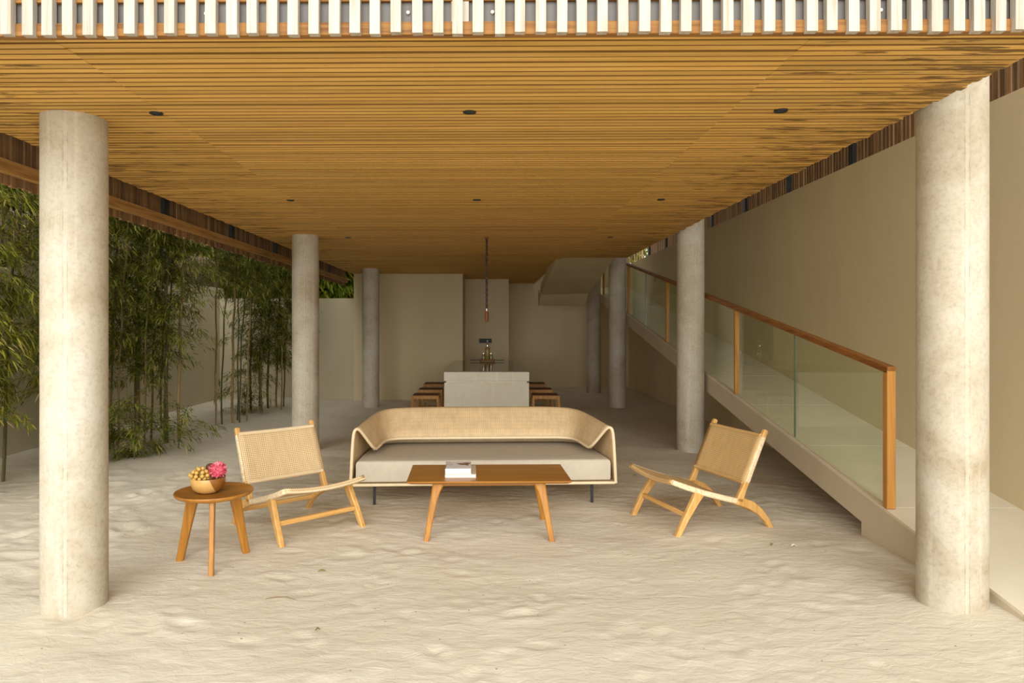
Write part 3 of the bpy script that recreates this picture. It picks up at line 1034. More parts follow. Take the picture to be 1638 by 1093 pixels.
edge = arm_edge(0) + list(rim_p) + arm_edge(-1)[::-1]
for _ in range(3):
    edge = [edge[0]] + [edge[i] * 0.5 + (edge[i - 1] + edge[i + 1]) * 0.25 for i in range(1, len(edge) - 1)] + [edge[-1]]
MB().tube(edge, 0.0145, 10).obj('cane_edging', 'cane', shell_o, smooth=True)
MB().tube([(-1.185, -0.03, 0.197), (1.185, -0.03, 0.197)], 0.013, 10).obj('front_rail', 'cane', sofa, smooth=True)
poly = [(p.x * 0.995, p.y) for p in base_p]
MB().prism([(-1.185, -0.03)] + poly[1:-1] + [(1.185, -0.03)], 0.186, 0.206).obj('seat_base', 'sofa_weave', sofa)
cp = [(-1.150, -0.015), (-1.135, 0.35), (-1.10, 0.70), (-1.03, 0.90), (-0.92, 0.985), (-0.5, 1.005)]
cp = cp + [(-x_, y_) for x_, y_ in cp[::-1]]
# cushion: crowned top, soft edges
mb = MB()
rg = []
for z, ins in ((0.212, 0.02), (0.222, 0.004), (0.24, 0.0), (0.375, 0.0), (0.395, 0.006), (0.405, 0.018), (0.409, 0.035)):
    rg.append([(x_ * (1 - ins / 1.15), y_ + (ins if y_ < 0.1 else -ins * min(1, y_ / 0.9)), z) for x_, y_ in cp])
n = len(cp)
mb.loft(rg, cap=False)
o_ = len(mb.v)
mb.f.append(tuple(range(n))[::-1])
top = rg[-1]
in1 = [(x_ * 0.86, 0.45 + (y_ - 0.45) * 0.75, 0.4145) for x_, y_, _ in top]
in2 = [(x_ * 0.5, 0.45 + (y_ - 0.45) * 0.3, 0.4185) for x_, y_, _ in top]
mb.loft([top, in1, in2], cap=False)
mb.add(in2, [tuple(range(n))])
cu = mb.obj('seat_cushion', 'cushion', sofa, smooth=True)
bm = bmesh.new(); bm.from_mesh(cu.data); bmesh.ops.remove_doubles(bm, verts=bm.verts, dist=1e-5); bmesh.ops.recalc_face_normals(bm, faces=bm.faces); bm.to_mesh(cu.data); bm.free()
cu['label'] = 'grey beige upholstered seat pad'
for lx, ly in ((-0.992, 0.06), (0.995, 0.06), (-0.92, 0.90), (0.92, 0.90)):
    wl = W(0.04 + lx, 6.17 + ly)
    z0 = sand_h(wl.x, wl.y) - 0.02
    MB().box((lx - 0.0125, ly - 0.009, z0), (lx + 0.0125, ly + 0.009, 0.188)).obj('leg', 'black', sofa, bevel=0.002)

# ------------------------------------------------------------------ coffee table and books
CT = W(0.066, 5.435)
ct = thing('coffee_table', 'long oiled wood coffee table standing in front of the rattan sofa', 'table', (CT.x, CT.y, 0.0), PSI + 0.02)
HT = 0.45
rgs = []
for z, ins in ((HT - 0.026, 0.028), (HT - 0.014, 0.004), (HT - 0.008, 0.0), (HT - 0.002, 0.0), (HT, 0.002)):
    hx, hy, c = 0.622 - ins, 0.318 - ins, 0.006
    rgs.append([(-hx + c, -hy, z), (hx - c, -hy, z), (hx, -hy + c, z), (hx, hy - c, z), (hx - c, hy, z), (-hx + c, hy, z), (-hx, hy - c, z), (-hx, -hy + c, z)])
MB().loft(rgs).obj('table_top', 'oak_x', ct)['label'] = 'rectangular oiled wood top with undercut edge'
MB().box((-0.42, -0.235, HT - 0.052), (0.42, 0.235, HT - 0.026)).obj('apron', 'oak_x', ct, bevel=0.004)
for sx in (-1, 1):
    for sy in (-1, 1):
        foot = Vector((sx * 0.478, sy * 0.285, -0.02 + sand_h(CT.x + sx * .478, CT.y + sy * .285)))
        topp = Vector((sx * 0.395, sy * 0.225, HT - 0.027))
        P = [foot]
        for u in (0.35, 0.7, 0.85, 0.94, 1.0):
            p = foot.lerp(topp, u)
            p.x -= sx * max(0, (u - 0.7)) ** 2 * 0.16
            P.append(p)
        ws = [(0.040, 0.042), (0.046, 0.046), (0.054, 0.05), (0.064, 0.052), (0.082, 0.055), (0.10, 0.058)]
        rgl = []
        for p, (w_, d_) in zip(P, ws):
            c = 0.30
            rgl.append([p + Vector((w_ / 2 * a, d_ / 2 * b_, 0)) for a, b_ in ((-1 + c, -1), (1 - c, -1), (1, -1 + c), (1, 1 - c), (1 - c, 1), (-1 + c, 1), (-1, 1 - c), (-1, -1 + c))])
        MB().loft(rgl).obj('leg', 'oak_z', ct)


b_children = []


def book(name, cxb, cyb, w, d, z, t, rz, label, cover):
    p = W(cxb, cyb)
    b_ = thing(name, label, 'book', (p.x, p.y, z), rz + PSI)
    MB().box((-w / 2 + 0.003, -d / 2 + 0.003, 0.003), (w / 2 - 0.004, d / 2 - 0.003, t - 0.003)).obj('pages', 'paper', b_)
    MB().box((-w / 2, -d / 2, 0), (w / 2, d / 2, 0.003)).obj('back_cover', cover, b_)
    MB().box((-w / 2, -d / 2, t - 0.003), (w / 2, d / 2, t)).obj('front_cover', cover, b_); b_children.append(COL.objects[-1])
    MB().box((-w / 2 - 0.001, -d / 2, 0.0), (-w / 2 + 0.003, d / 2, t)).obj('spine', cover, b_)
    return b_


book('book', -0.150, 5.415, 0.240, 0.345, HT, 0.026, 0.02, 'large white book lying flat under the smaller one', 'cover_tan')
bt = book('book', -0.167, 5.395, 0.200, 0.285, HT + 0.026, 0.042, 0.015, 'thick white book with brown flower print lying on top', 'cover')
fl = MB()
zz = 0.0426
for k in range(11):
    a = 2 * PI * k / 11 + random.uniform(-0.2, 0.2)
    L_ = random.uniform(0.035, 0.075)
    c0 = Vector((0.045, 0.03, zz + k * 0.00002)); dr = Vector((math.cos(a), math.sin(a), 0)); nr = Vector((-dr.y, dr.x, 0))
    fl.add([c0, c0 + dr * L_ * 0.5 + nr * 0.013, c0 + dr * L_, c0 + dr * L_ * 0.5 - nr * 0.013], [(0, 1, 2, 3)])
for i, v in enumerate(fl.v):
    fl.v[i] = (min(v[0], 0.0985), max(-0.12, min(0.14, v[1] * 1.3)), v[2])
fl.obj('cover_flower', 'print_brown', b_children[-1])
f2 = MB()
for k in range(6):
    a = 2 * PI * k / 6 + 0.4
    c0 = Vector((0.045, 0.045, zz + 0.0004 + k * 0.00002)); dr = Vector((math.cos(a), math.sin(a), 0)); nr = Vector((-dr.y, dr.x, 0))
    f2.add([c0, c0 + dr * 0.018 + nr * 0.007, c0 + dr * 0.034, c0 + dr * 0.018 - nr * 0.007], [(0, 1, 2, 3)])
f2.obj('flower_centre', 'print_tan', b_children[-1])
MB().box((-0.085, 0.105, zz - 0.0004), (-0.060, 0.122, zz)).obj('cover_print', 'print_grey', b_children[-1])
pr = MB()
for k in range(5):
    pr.box((-0.088 + k * 0.009, -0.02, zz - 0.0004), (-0.085 + k * 0.009, 0.055, zz))
pr.obj('cover_lines', 'print_grey', b_children[-1])
MB().box((0.02, -0.1435, 0.006), (0.065, -0.1425, 0.009)).obj('spine_print', 'print_grey', bt)

# ------------------------------------------------------------------ side table, bowl and fruit
ST = W(-1.806, 4.645)
HS = 0.495
st = thing('side_table', 'small round three-legged wooden side table beside the left rattan chair', 'table', (ST.x, ST.y, 0.0), PSI)
MB().lathe([(0.0001, HS - 0.044), (0.15, HS - 0.044), (0.205, HS - 0.038), (0.240, HS - 0.026), (0.2525, HS - 0.016), (0.2555, HS - 0.009), (0.2555, HS - 0.002), (0.253, HS + 0.001), (0.248, HS + 0.0005), (0.238, HS - 0.006), (0.0001, HS - 0.006)], 64).obj('table_top', 'oak_x', st, smooth=True)['label'] = 'round dished wooden top'
for fx, fy in ((-0.225, 0.026), (0.071, -0.235), (0.153, 0.208)):
    ft = Vector((fx, fy, 0)); dr = ft.normalized()
    w_ = Vector((-dr.y, dr.x, 0))
    z0 = sand_h(ST.x + fx, ST.y + fy) - 0.02
    a = dr * 0.252; a.z = z0
    b_ = dr * 0.150; b_.z = HS - 0.03
    rgl = []
    for u, (tw, rd) in ((0, (0.034, 0.046)), (0.55, (0.036, 0.062)), (0.9, (0.037, 0.078)), (1.0, (0.037, 0.080))):
        p = a.lerp(b_, u)
        c = 0.32
        rgl.append([p + w_ * (tw / 2 * s_) + dr * (rd / 2 * t_) for s_, t_ in ((-1 + c, -1), (1 - c, -1), (1, -1 + c), (1, 1 - c), (1 - c, 1), (-1 + c, 1), (-1, 1 - c), (-1, -1 + c))])
    MB().loft(rgl).obj('leg', 'oak_z', st)
TZ = HS - 0.006
BP = W(-1.838, 4.615)
bowl = MB().lathe([(0.0001, 0.0), (0.050, 0.0), (0.075, 0.010), (0.097, 0.030), (0.110, 0.062), (0.1135, 0.102), (0.1125, 0.104), (0.1105, 0.102), (0.106, 0.062), (0.092, 0.032), (0.07, 0.016), (0.0001, 0.012)], 48).obj('fruit_bowl', 'bowl', smooth=True, loc=(BP.x, BP.y, TZ))
bowl.rotation_euler = (0, 0, 0.38)
tag(bowl, 'two-tone turned wooden bowl on the round side table', 'bowl')
lg = MB()
lg.lathe([(0.0001, -0.0135), (0.006, -0.0122), (0.0115, -0.007), (0.0138, 0.0), (0.0122, 0.007), (0.0065, 0.0122), (0.0022, 0.0134), (0.0016, 0.019), (0.0001, 0.0195)], 14)
lme = lg.mesh('longan', True); lme.materials.append(M['longan'])
lg_pos = []
for ring_r, zc, cnt, ph in ((0.052, 0.085, 10, 0.0), (0.062, 0.106, 10, 0.3), (0.042, 0.127, 7, 0.1), (0.018, 0.146, 3, 0.5)):
    for k in range(cnt):
        a = 2 * PI * k / cnt + ph
        lg_pos.append((-0.048 + ring_r * math.cos(a), -0.012 + ring_r * math.sin(a), zc))
for k, (ax, ay, az) in enumerate(lg_pos):
    if ax * ax + ay * ay > 0.104 ** 2 and az < 0.09:
        continue
    if (ax - 0.0) ** 2 + (ay - 0.035) ** 2 < 0.034 ** 2 and az > 0.11:
        continue
    if ax > 0.014:
        continue
    o = link('longan', lme, None)
    o.location = (BP.x + ax, BP.y + ay, TZ + az + 0.015)
    o.rotation_euler = (random.uniform(0, 6), random.uniform(0, 6), 0)
    tag(o, 'one of the small round tan fruits heaped in the wooden bowl', 'fruit', 'tan fruits heaped in the bowl')
mg = thing('mangosteen', 'dark brown round fruit behind the tan ones in the bowl', 'fruit', (BP.x + 0.000, BP.y + 0.035, TZ + 0.162))
MB().lathe([(0.0001, -0.028), (0.014, -0.025), (0.025, -0.013), (0.0285, 0.0), (0.026, 0.012), (0.016, 0.022), (0.0001, 0.0255)], 24).obj('skin', 'mangosteen', mg, smooth=True)
cal = MB()
for k in range(4):
    a = k * PI / 2
    cal.add([(0, 0, 0.0275), (0.012 * math.cos(a + .5), 0.012 * math.sin(a + .5), 0.0265), (0.019 * math.cos(a), 0.019 * math.sin(a), 0.0235), (0.012 * math.cos(a - .5), 0.012 * math.sin(a - .5), 0.0265)], [(0, 1, 2, 3)])
cal.obj('calyx', 'leaf_dry', mg)
fw = thing('pink_flower', 'ruffled bright pink flower head resting in the wooden bowl', 'flower', (BP.x + 0.068, BP.y + 0.0, TZ + 0.150))
MB().lathe([(0.0001, -0.045), (0.02, -0.04), (0.038, -0.02), (0.043, 0.0), (0.038, 0.02), (0.02, 0.038), (0.0001, 0.043)], 20).obj('core', 'petal', fw, smooth=True)
pt = MB()
NPT = 150
for k in range(NPT):
    ph = math.acos(1 - 1.75 * (k + 0.5) / NPT); th = k * 2.39996
    d_ = Vector((math.sin(ph) * math.cos(th), math.sin(ph) * math.sin(th), math.cos(ph)))
    sd = d_.cross(Vector((0, 0, 1))).normalized()
    sd = (sd + Vector((random.uniform(-.7, .7), random.uniform(-.7, .7), random.uniform(-.7, .7)))).normalized()
    upv = d_.cross(sd).normalized()
    c0 = d_ * 0.034
    ln, wd = random.uniform(0.022, 0.030), random.uniform(0.007, 0.012)
    mid = c0 + d_ * ln * 0.6
    tip = c0 + d_ * ln + upv * random.uniform(-0.008, 0.008)
    pt.add([c0, mid + sd * wd, tip + sd * wd * 0.5, tip - sd * wd * 0.5, mid - sd * wd], [(0, 1, 4), (1, 2, 3, 4)])
tag(pt.obj('petals', 'petal', fw), None, None, None, 'stuff')


# ------------------------------------------------------------------ rattan lounge chairs
def lounge_chair(m_xc, m_d, ang, label, weave_mat, wrap_mat, bar_mat):
    p0 = W(m_xc, m_d)
    c = thing('lounge_chair', label, 'chair', (p0.x, p0.y, 0), ang + PSI)
    R = Matrix.Rotation(ang + PSI, 3, 'Z')

    def ground(x, y):
        w_ = p0 + R @ Vector((x, y, 0))
        return sand_h(w_.x, w_.y) - 0.018
    xs = 0.335
    # side rails running into the curved hind legs, front legs, back posts
    for s_ in (-1, 1):
        x = s_ * xs
        MB().beam([(x, -0.022, 0.415), (x, 0.10, 0.368), (x, 0.26, 0.314), (x, 0.42, 0.268), (x, 0.545, 0.236)], (1, 0, 0), [(0.046, 0.040), (0.046, 0.042), (0.046, 0.043), (0.046, 0.044), (0.046, 0.046)]).obj('side_rail', wrap_mat, c, bevel=0.010)['label'] = 'side rail bound in pale cane'
        MB().beam([(x, 0.53, 0.238), (x, 0.60, 0.224), (x, 0.68, 0.192), (x, 0.755, 0.140), (x, 0.815, 0.075), (x, 0.868, ground(x, 0.868))], (1, 0, 0), [(0.042, 0.050), (0.042, 0.066), (0.042, 0.072), (0.040, 0.060), (0.038, 0.050), (0.036, 0.042)]).obj('leg', 'chair_wood', c, bevel=0.007)
        MB().beam([(x * 1.04, 0.005, ground(x, 0.005)), (x * 1.03, 0.09, 0.135), (x * 1.0, 0.185, 0.275), (x * 1.0, 0.212, 0.322)], (1, 0, 0), [(0.040, 0.040), (0.042, 0.050), (0.044, 0.068), (0.044, 0.085)]).obj('leg', 'chair_wood', c, bevel=0.008)
        post_o = MB().beam([(x, 0.565, 0.225), (x, 0.612, 0.330), (x, 0.80, 0.752), (x, 0.816, 0.786)], (1, 0, 0), [(0.042, 0.066), (0.042, 0.046), (0.042, 0.040), (0.040, 0.038)]).obj('back_post', 'chair_wood', c, bevel=0.009)
        MB().beam([(x, 0.634, 0.375), (x, 0.72, 0.572), (x, 0.793, 0.735)], (1, 0, 0), [(0.050, 0.046), (0.049, 0.045), (0.047, 0.042)]).obj('post_binding', wrap_mat, post_o, bevel=0.012)
    # back panel
    a, b_ = Vector((0, 0.628, 0.368)), Vector((0, 0.792, 0.735))
    nx, nz_ = 14, 10
    rgs, uv = [], []
    ln = (b_ - a).length
    nrm = Vector((0, -(b_ - a).z, (b_ - a).y)).normalized()
    for j in range(nz_ + 1):
        v = j / nz_
        row = []
        for i in range(nx + 1):
            u = i / nx * 2 - 1
            p = a.lerp(b_, v) + Vector((u * (xs + 0.014), 0, 0)) - nrm * (0.016 * (1 - u * u)) + nrm * 0.024
            row.append(p)
            uv.append((u * xs, v * ln))
        rgs.append(row)
    MB().loft(rgs, cap=False, closed=False, uvs=uv).obj('woven_back', weave_mat, c, smooth=True, solid=0.010)
    for v, r in ((0.0, 0.015), (1.0, 0.015)):
        pp = a.lerp(b_, v)
        MB().tube([(u * xs, pp.y - nrm.y * 0.016 * (1 - u * u) + nrm.y * .020, pp.z - nrm.z * 0.016 * (1 - u * u) + nrm.z * .020) for u in np.linspace(-1, 1, 13)], r, 10).obj('back_bar', bar_mat, c, smooth=True)
    # seat sling
    rp_ = [(-0.024, 0.398), (-0.030, 0.418), (-0.015, 0.430), (0.10, 0.386), (0.26, 0.332), (0.42, 0.287), (0.535, 0.256), (0.552, 0.245)]
    sag = [0.026, 0.028, 0.030, 0.034, 0.034, 0.028, 0.020, 0.018]
    rgs, uv = [], []
    vl = 0
    for j, (y_, z_) in enumerate(rp_):
        if j:
            vl += math.hypot(y_ - rp_[j - 1][0], z_ - rp_[j - 1][1])
        row = []
        for i in range(nx + 1):
            u = i / nx * 2 - 1
            row.append(Vector((u * (xs + 0.002), y_, z_ - sag[j] * (1 - u * u))))
            uv.append((u * xs, vl))
        rgs.append(row)
    MB().loft(rgs, cap=False, closed=False, uvs=uv).obj('woven_seat', weave_mat, c, smooth=True, solid=0.010)
    MB().tube([(u * xs, -0.016, 0.412 - 0.028 * (1 - u * u)) for u in np.linspace(-1, 1, 15)], 0.0175, 10).obj('front_bar', bar_mat, c, smooth=True)
    MB().tube([(u * xs, 0.545, 0.238 - 0.016 * (1 - u * u)) for u in np.linspace(-1, 1, 11)], 0.015, 10).obj('rear_bar', wrap_mat, c, smooth=True)
    MB().box((-0.325, 0.084, 0.135), (0.325, 0.108, 0.172)).obj('stretcher', 'chair_wood_x', c, bevel=0.005)
    MB().box((-0.318, 0.752, 0.110), (0.318, 0.776, 0.146)).obj('stretcher', 'chair_wood_x', c, bevel=0.005)
    return c


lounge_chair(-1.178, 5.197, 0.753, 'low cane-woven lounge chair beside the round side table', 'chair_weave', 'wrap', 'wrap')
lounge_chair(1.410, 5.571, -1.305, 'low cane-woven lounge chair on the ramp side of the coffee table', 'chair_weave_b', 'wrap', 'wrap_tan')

# ------------------------------------------------------------------ concrete table with stools
KD = 11.2
kl, kr = W(-0.588, KD).x, W(0.812, KD).x
kf = KD + 0.0
KT = 0.89
tb = thing('concrete_table', 'long concrete dining table with a dark polished top behind the sofa', 'table', ((kl + kr) / 2, kf, 0))
hw = (kr - kl) / 2
LT = 3.75
MB().box((-hw, 0, KT - 0.16), (hw, LT, KT - 0.012)).obj('slab', 'counter', tb, bevel=0.004)
MB().box((-hw + 0.002, 0.002, KT - 0.0118), (hw - 0.002, LT - 0.002, KT)).obj('polished_top', 'counter_top', tb)['label'] = 'dark polished table surface'
MB().box((-hw + 0.035, 0.03, KT - 0.195), (hw - 0.035, LT - 0.03, KT - 0.16)).obj('recess', 'counter', tb)
MB().box((-hw + 0.003, 0.004, -0.05), (hw - 0.003, LT, KT - 0.190)).obj('body', 'counter', tb, bevel=0.004)


def stool(x, y, label):
    s = thing('stool', label, 'stool', (x, y, 0), 0, 'stools along the concrete table')
    H_, wx, wy = 0.50, 0.215, 0.19
    rg = []
    for z, ins in ((H_ - 0.042, 0.012), (H_ - 0.034, 0.0), (H_ - 0.010, 0.0), (H_, 0.012)):
        rg.append([(sx * (wx - ins), sy * (wy - ins), z) for sx, sy in ((-1, -1), (1, -1), (1, 1), (-1, 1))])
    MB().loft(rg).obj('seat', 'stool_seat', s, bevel=0.008)
    for sx in (-1, 1):
        for sy in (-1, 1):
            MB().beam([(sx * 0.232, sy * 0.205, -0.03), (sx * 0.203, sy * 0.190, H_ - 0.01)], (1, 0, 0), [(0.034, 0.036), (0.042, 0.040)]).obj('leg', 'stool_wood', s, bevel=0.008)
    for sy in (-1, 1):
        MB().box((-0.205, sy * 0.192 - 0.014, H_ - 0.070), (0.205, sy * 0.192 + 0.014, H_ - 0.012)).obj('apron', 'stool_wood', s, bevel=0.004)
        MB().box((-0.218, sy * 0.200 - 0.010, 0.13), (0.218, sy * 0.200 + 0.010, 0.16)).obj('stretcher', 'stool_wood', s, bevel=0.003)
    for sx in (-1, 1):
        MB().box((sx * 0.205 - 0.014, -0.19, H_ - 0.070), (sx * 0.205 + 0.014, 0.19, H_ - 0.012)).obj('apron', 'stool_wood', s, bevel=0.004)
    return s


for i, (d_, nm) in enumerate(((11.42, 'nearest'), (12.50, 'middle'), (13.75, 'farthest'))):
    pl = W(-0.895, d_)
    pr_ = W(1.095, d_)
    stool(pl.x, pl.y, f'{nm} dark-seated wooden stool left of the concrete table')
    stool(pr_.x, pr_.y, f'{nm} dark-seated wooden stool right of the concrete table')

# things on the far end of the concrete table
TD = 14.45
tc_ = W((779.5 - CX) / F * TD, TD)
tray = thing('serving_tray', 'wooden tray on a thin dark bar at the far end of the concrete table', 'tray', (tc_.x, tc_.y, KT))
MB().box((-0.165, -0.09, 0.012), (0.165, 0.09, 0.05)).obj('board', 'rail_wood', tray, bevel=0.005)
MB().box((-0.36, -0.012, 0.022), (0.36, 0.012, 0.036)).obj('handle_bar', 'black', tray, bevel=0.003)
for sx in (-1, 1):
    MB().box((sx * 0.13 - 0.02, -0.08, 0), (sx * 0.13 + 0.02, 0.08, 0.012)).obj('foot', 'rail_wood', tray)
for sx, nm in ((-1, 'left'), (1, 'right')):
    j = thing('glass_jar', f'clear glass jar on the tray, the {nm} one of the pair', 'jar', (tc_.x + sx * 0.078, tc_.y - 0.02, KT + 0.05), 0, 'glass jars on the tray')
    MB().lathe([(0.0001, 0.0), (0.040, 0.0), (0.043, 0.006), (0.043, 0.09), (0.034, 0.104), (0.034, 0.115), (0.031, 0.115), (0.031, 0.104), (0.040, 0.088), (0.040, 0.008), (0.0001, 0.006)], 24).obj('body', 'jar', j, smooth=True)
    MB().lathe([(0.0001, 0.115), (0.037, 0.115), (0.037, 0.130), (0.0001, 0.132)], 20).obj('lid', 'chrome', j, smooth=True)
bt_ = thing('tall_bottle', 'tall amber bottle with silver stopper between the glass jars', 'bottle', (tc_.x + 0.003, tc_.y + 0.055, KT + 0.05))
MB().lathe([(0.0001, 0.0), (0.052, 0.0), (0.056, 0.01), (0.056, 0.22), (0.050, 0.245), (0.030, 0.262), (0.0001, 0.262)], 24).obj('body', 'amber', bt_, smooth=True)
MB().lathe([(0.0001, 0.26), (0.030, 0.26), (0.032, 0.285), (0.032, 0.32), (0.022, 0.338), (0.012, 0.345), (0.012, 0.365), (0.018, 0.375), (0.016, 0.392), (0.0001, 0.398)], 20).obj('stopper', 'chrome', bt_, smooth=True)
wp = W((776.5 - CX) / F * (ALC_Y - 0.03), ALC_Y - 0.03)
wb = thing('wall_box', 'small flat black box fixed to the recessed back wall', 'wall box', (wp.x, ALC_Y - 0.05, 1.235))
MB().box((-0.155, 0, 0), (0.155, 0.05, 0.105)).obj('case', 'black', wb, bevel=0.005)
MB().box((-0.14, -0.004, 0.012), (0.14, 0.001, 0.093)).obj('face_plate', 'blue_black', wb)

# ------------------------------------------------------------------ pendant lamp
pp = W((778.5 - CX) / F * 9.0, 9.0)
pd = thing('pendant_lamp', 'slim wooden pendant lamp hanging on a dark beaded cord', 'lamp', (pp.x, pp.y, 1.68))
MB().lathe([(0.0001, 0.0), (0.016, 0.0), (0.024, 0.018), (0.027, 0.05), (0.026, 0.105), (0.021, 0.135), (0.014, 0.145), (0.0001, 0.146)], 20).obj('lamp_body', 'copper', pd, smooth=True)
MB().lathe([(0.0001, 0.145), (0.009, 0.146), (0.010, 0.16), (0.007, 0.185), (0.0001, 0.186)], 12).obj('socket', 'chrome', pd, smooth=True)
path, rad = [], []
zz_ = 0.18
k = 0
while zz_ < ZC - 1.68:
    path.append((0.002 * math.sin(k * 1.3), 0.002 * math.cos(k * 1.1), zz_))
    rad.append(0.0165 if k % 3 == 0 else 0.0125)
    zz_ += 0.016
    k += 1
MB().tube(path, rad, 8).obj('cord', 'rope', pd, smooth=True)
for zb in (0.25, 0.33, 0.46, 0.58, 0.72, 0.86):
    MB().lathe([(0.0001, -0.008), (0.014, -0.006), (0.0185, 0.0), (0.014, 0.006), (0.0001, 0.008)], 10).obj('bead', 'chrome', pd, smooth=True, loc=(0, -0.001, zb))
MB().lathe([(0.0001, 0.0), (0.022, 0.0), (0.024, 0.018), (0.0001, 0.02)], 16).obj('ceiling_rose', 'copper', pd, smooth=True, loc=(0, 0, ZC - 1.68 - 0.02))

# ------------------------------------------------------------------ reed fence on the garden wall
rf = thing('reed_fence', 'fence of thin upright reeds on top of the garden wall', 'fence', (-6.17, 5.0, 2.5))
rme = []
for h_ in (0.62, 0.66, 0.60):
    ms = MB().tube([(0, 0, 0), (0.004, 0.002, h_ * 0.5), (0, 0, h_)], 0.016, 6).mesh('reed', True)
    ms.materials.append(M['reed'])
    rme.append(ms)
y = 0.0
while y < 10.5:
    o = link('reed', random.choice(rme), None, rf)
    o.location = (random.uniform(-0.01, 0.01), y, 0)
    o.rotation_euler = (random.uniform(-.03, .03), random.uniform(-.03, .03), 0)
    y += 0.040
for zr in (0.15, 0.5):
    MB().box((-0.035, 0, zr), (-0.018, 10.5, zr + 0.03)).obj('reed_rail', 'reed', rf)


# ------------------------------------------------------------------ bamboo
def add_leaf(mb, p, d, nrm, ln, wd, droop):
    s_ = d.cross(nrm)
    if s_.length < 1e-4:
        s_ = Vector((1, 0, 0))
    s_.normalize()
    dn = Vector((0, 0, -1))
    m1 = p + d * ln * 0.3 + dn * droop * ln * 0.10
    m2 = p + d * ln * 0.68 + dn * droop * ln * 0.38
    tip = p + d * ln + dn * droop * ln * 0.8
    o = len(mb.v)
    for q in (p, m1 + s_ * wd, m2 + s_ * wd * 0.8, tip, m2 - s_ * wd * 0.8, m1 - s_ * wd):
        mb.v.append((q.x, q.y, q.z))
    mb.f += [(o, o + 1, o + 5), (o + 1, o + 2, o + 4, o + 5), (o + 2, o + 3, o + 4)]


def bamboo(name, label, culms, leaf, culm_mats, group='bamboo along the garden wall'):
    """culms: list of (x, y, height, radius, lean_x, lean_y, first leafy height, density)"""
    bx, by = culms[0][0], culms[0][1]
    t = thing(name, label, 'bamboo', (bx, by, 0), 0, group)
    fol, tw = MB(), MB()
    for ci, (x, y, h, r, lx, ly, z1, dens) in enumerate(culms):
        z0 = sand_h(x, y) - 0.04
        path, rad = [], []
        nn = max(6, int(h / 0.28))
        for k in range(nn + 1):
            u = k / nn
            zz = z0 + h * u
            px = x - bx + lx * u ** 2 + 0.01 * math.sin(k * 1.7 + ci)
            py = y - by + ly * u ** 2 + 0.01 * math.cos(k * 2.3 + ci)
            rr = r * (1 - 0.65 * u ** 1.5)
            path += [(px, py, zz - 0.008), (px, py, zz), (px, py, zz + 0.008)]
            rad += [rr, rr * 1.22, rr]
        MB().tube(path, rad, 7).obj('culm', culm_mats[ci % len(culm_mats)], t, smooth=True)
        nb = int((h - z1) / 0.11 * dens)
        for b_ in range(nb):
            u = (z1 + (h - z1) * (b_ + random.random()) / nb) / h
            base = Vector((x - bx + lx * u ** 2, y - by + ly * u ** 2, z0 + h * u))
            az = random.uniform(0, 2 * PI)
            L_ = random.uniform(0.28, 0.70) * (0.70 + 0.6 * u)
            d = Vector((math.cos(az), math.sin(az), random.uniform(0.1, 0.7))).normalized()
            P = base.copy()
            pts = [P.copy()]
            ns = 6
            for s_ in range(ns):
                d = (d + Vector((0, 0, -0.16)) + Vector((random.uniform(-.12, .12), random.uniform(-.12, .12), random.uniform(-.06, .06)))).normalized()
                P = P + d * (L_ / ns)
                if P.x + bx < -5.90 or P.x + bx > -3.42:
                    break
                pts.append(P.copy())
                for q in range(random.randint(9, 13)):
                    a2 = random.uniform(-1.25, 1.25)
                    dd = Matrix.Rotation(a2, 3, 'Z') @ d
                    dd.z += random.uniform(-0.45, 0.45)
                    dd.normalize()
                    nr = Vector((random.uniform(-.6, .6), random.uniform(-.6, .6), 1)).normalized()
                    add_leaf(fol, P + Vector((random.uniform(-.06, .06), random.uniform(-.06, .06), random.uniform(-.06, .06))), dd, nr, random.uniform(0.06, 0.12), random.uniform(0.0045, 0.008), random.uniform(0.05, 0.8))
            tw.tube(pts[:4], [0.004, 0.0035, 0.003, 0.002], 3, False)
    me = bpy.data.meshes.new('leaves')
    me.from_pydata(fol.v, [], fol.f)
    o = link('leaves', me, leaf, t)
    tag(o, None, None, None, 'stuff')
    o = tw.obj('twigs', 'branch', t)
    tag(o, None, None, None, 'stuff')
    return t


R_ = random.uniform
CM, CD = 'culm', 'culm_dark'
# left of the first column, close
bamboo('bamboo_clump', 'dense yellow-green bamboo at the left edge, left of the nearest column',
       [(-4.75, 6.2, 4.2, .018, .35, -.2, .75, 2.3), (-4.95, 6.5, 4.3, .018, .3, -.1, .7, 2.3), (-5.25, 6.0, 4.3, .02, .4, -.2, .8, 2.3), (-4.6, 5.7, 4.0, .016, .25, -.2, .9, 2.0),
        (-5.0, 7.0, 4.2, .018, .3, .1, 1.0, 2.2), (-5.4, 6.9, 4.4, .018, .4, 0, .8, 2.2), (-5.3, 5.4, 4.2, .018, .3, -.2, .7, 2.0), (-4.75, 7.5, 4.2, .018, .25, .1, .9, 2.0)], 'bamboo_leaf_b', [CD, CM])
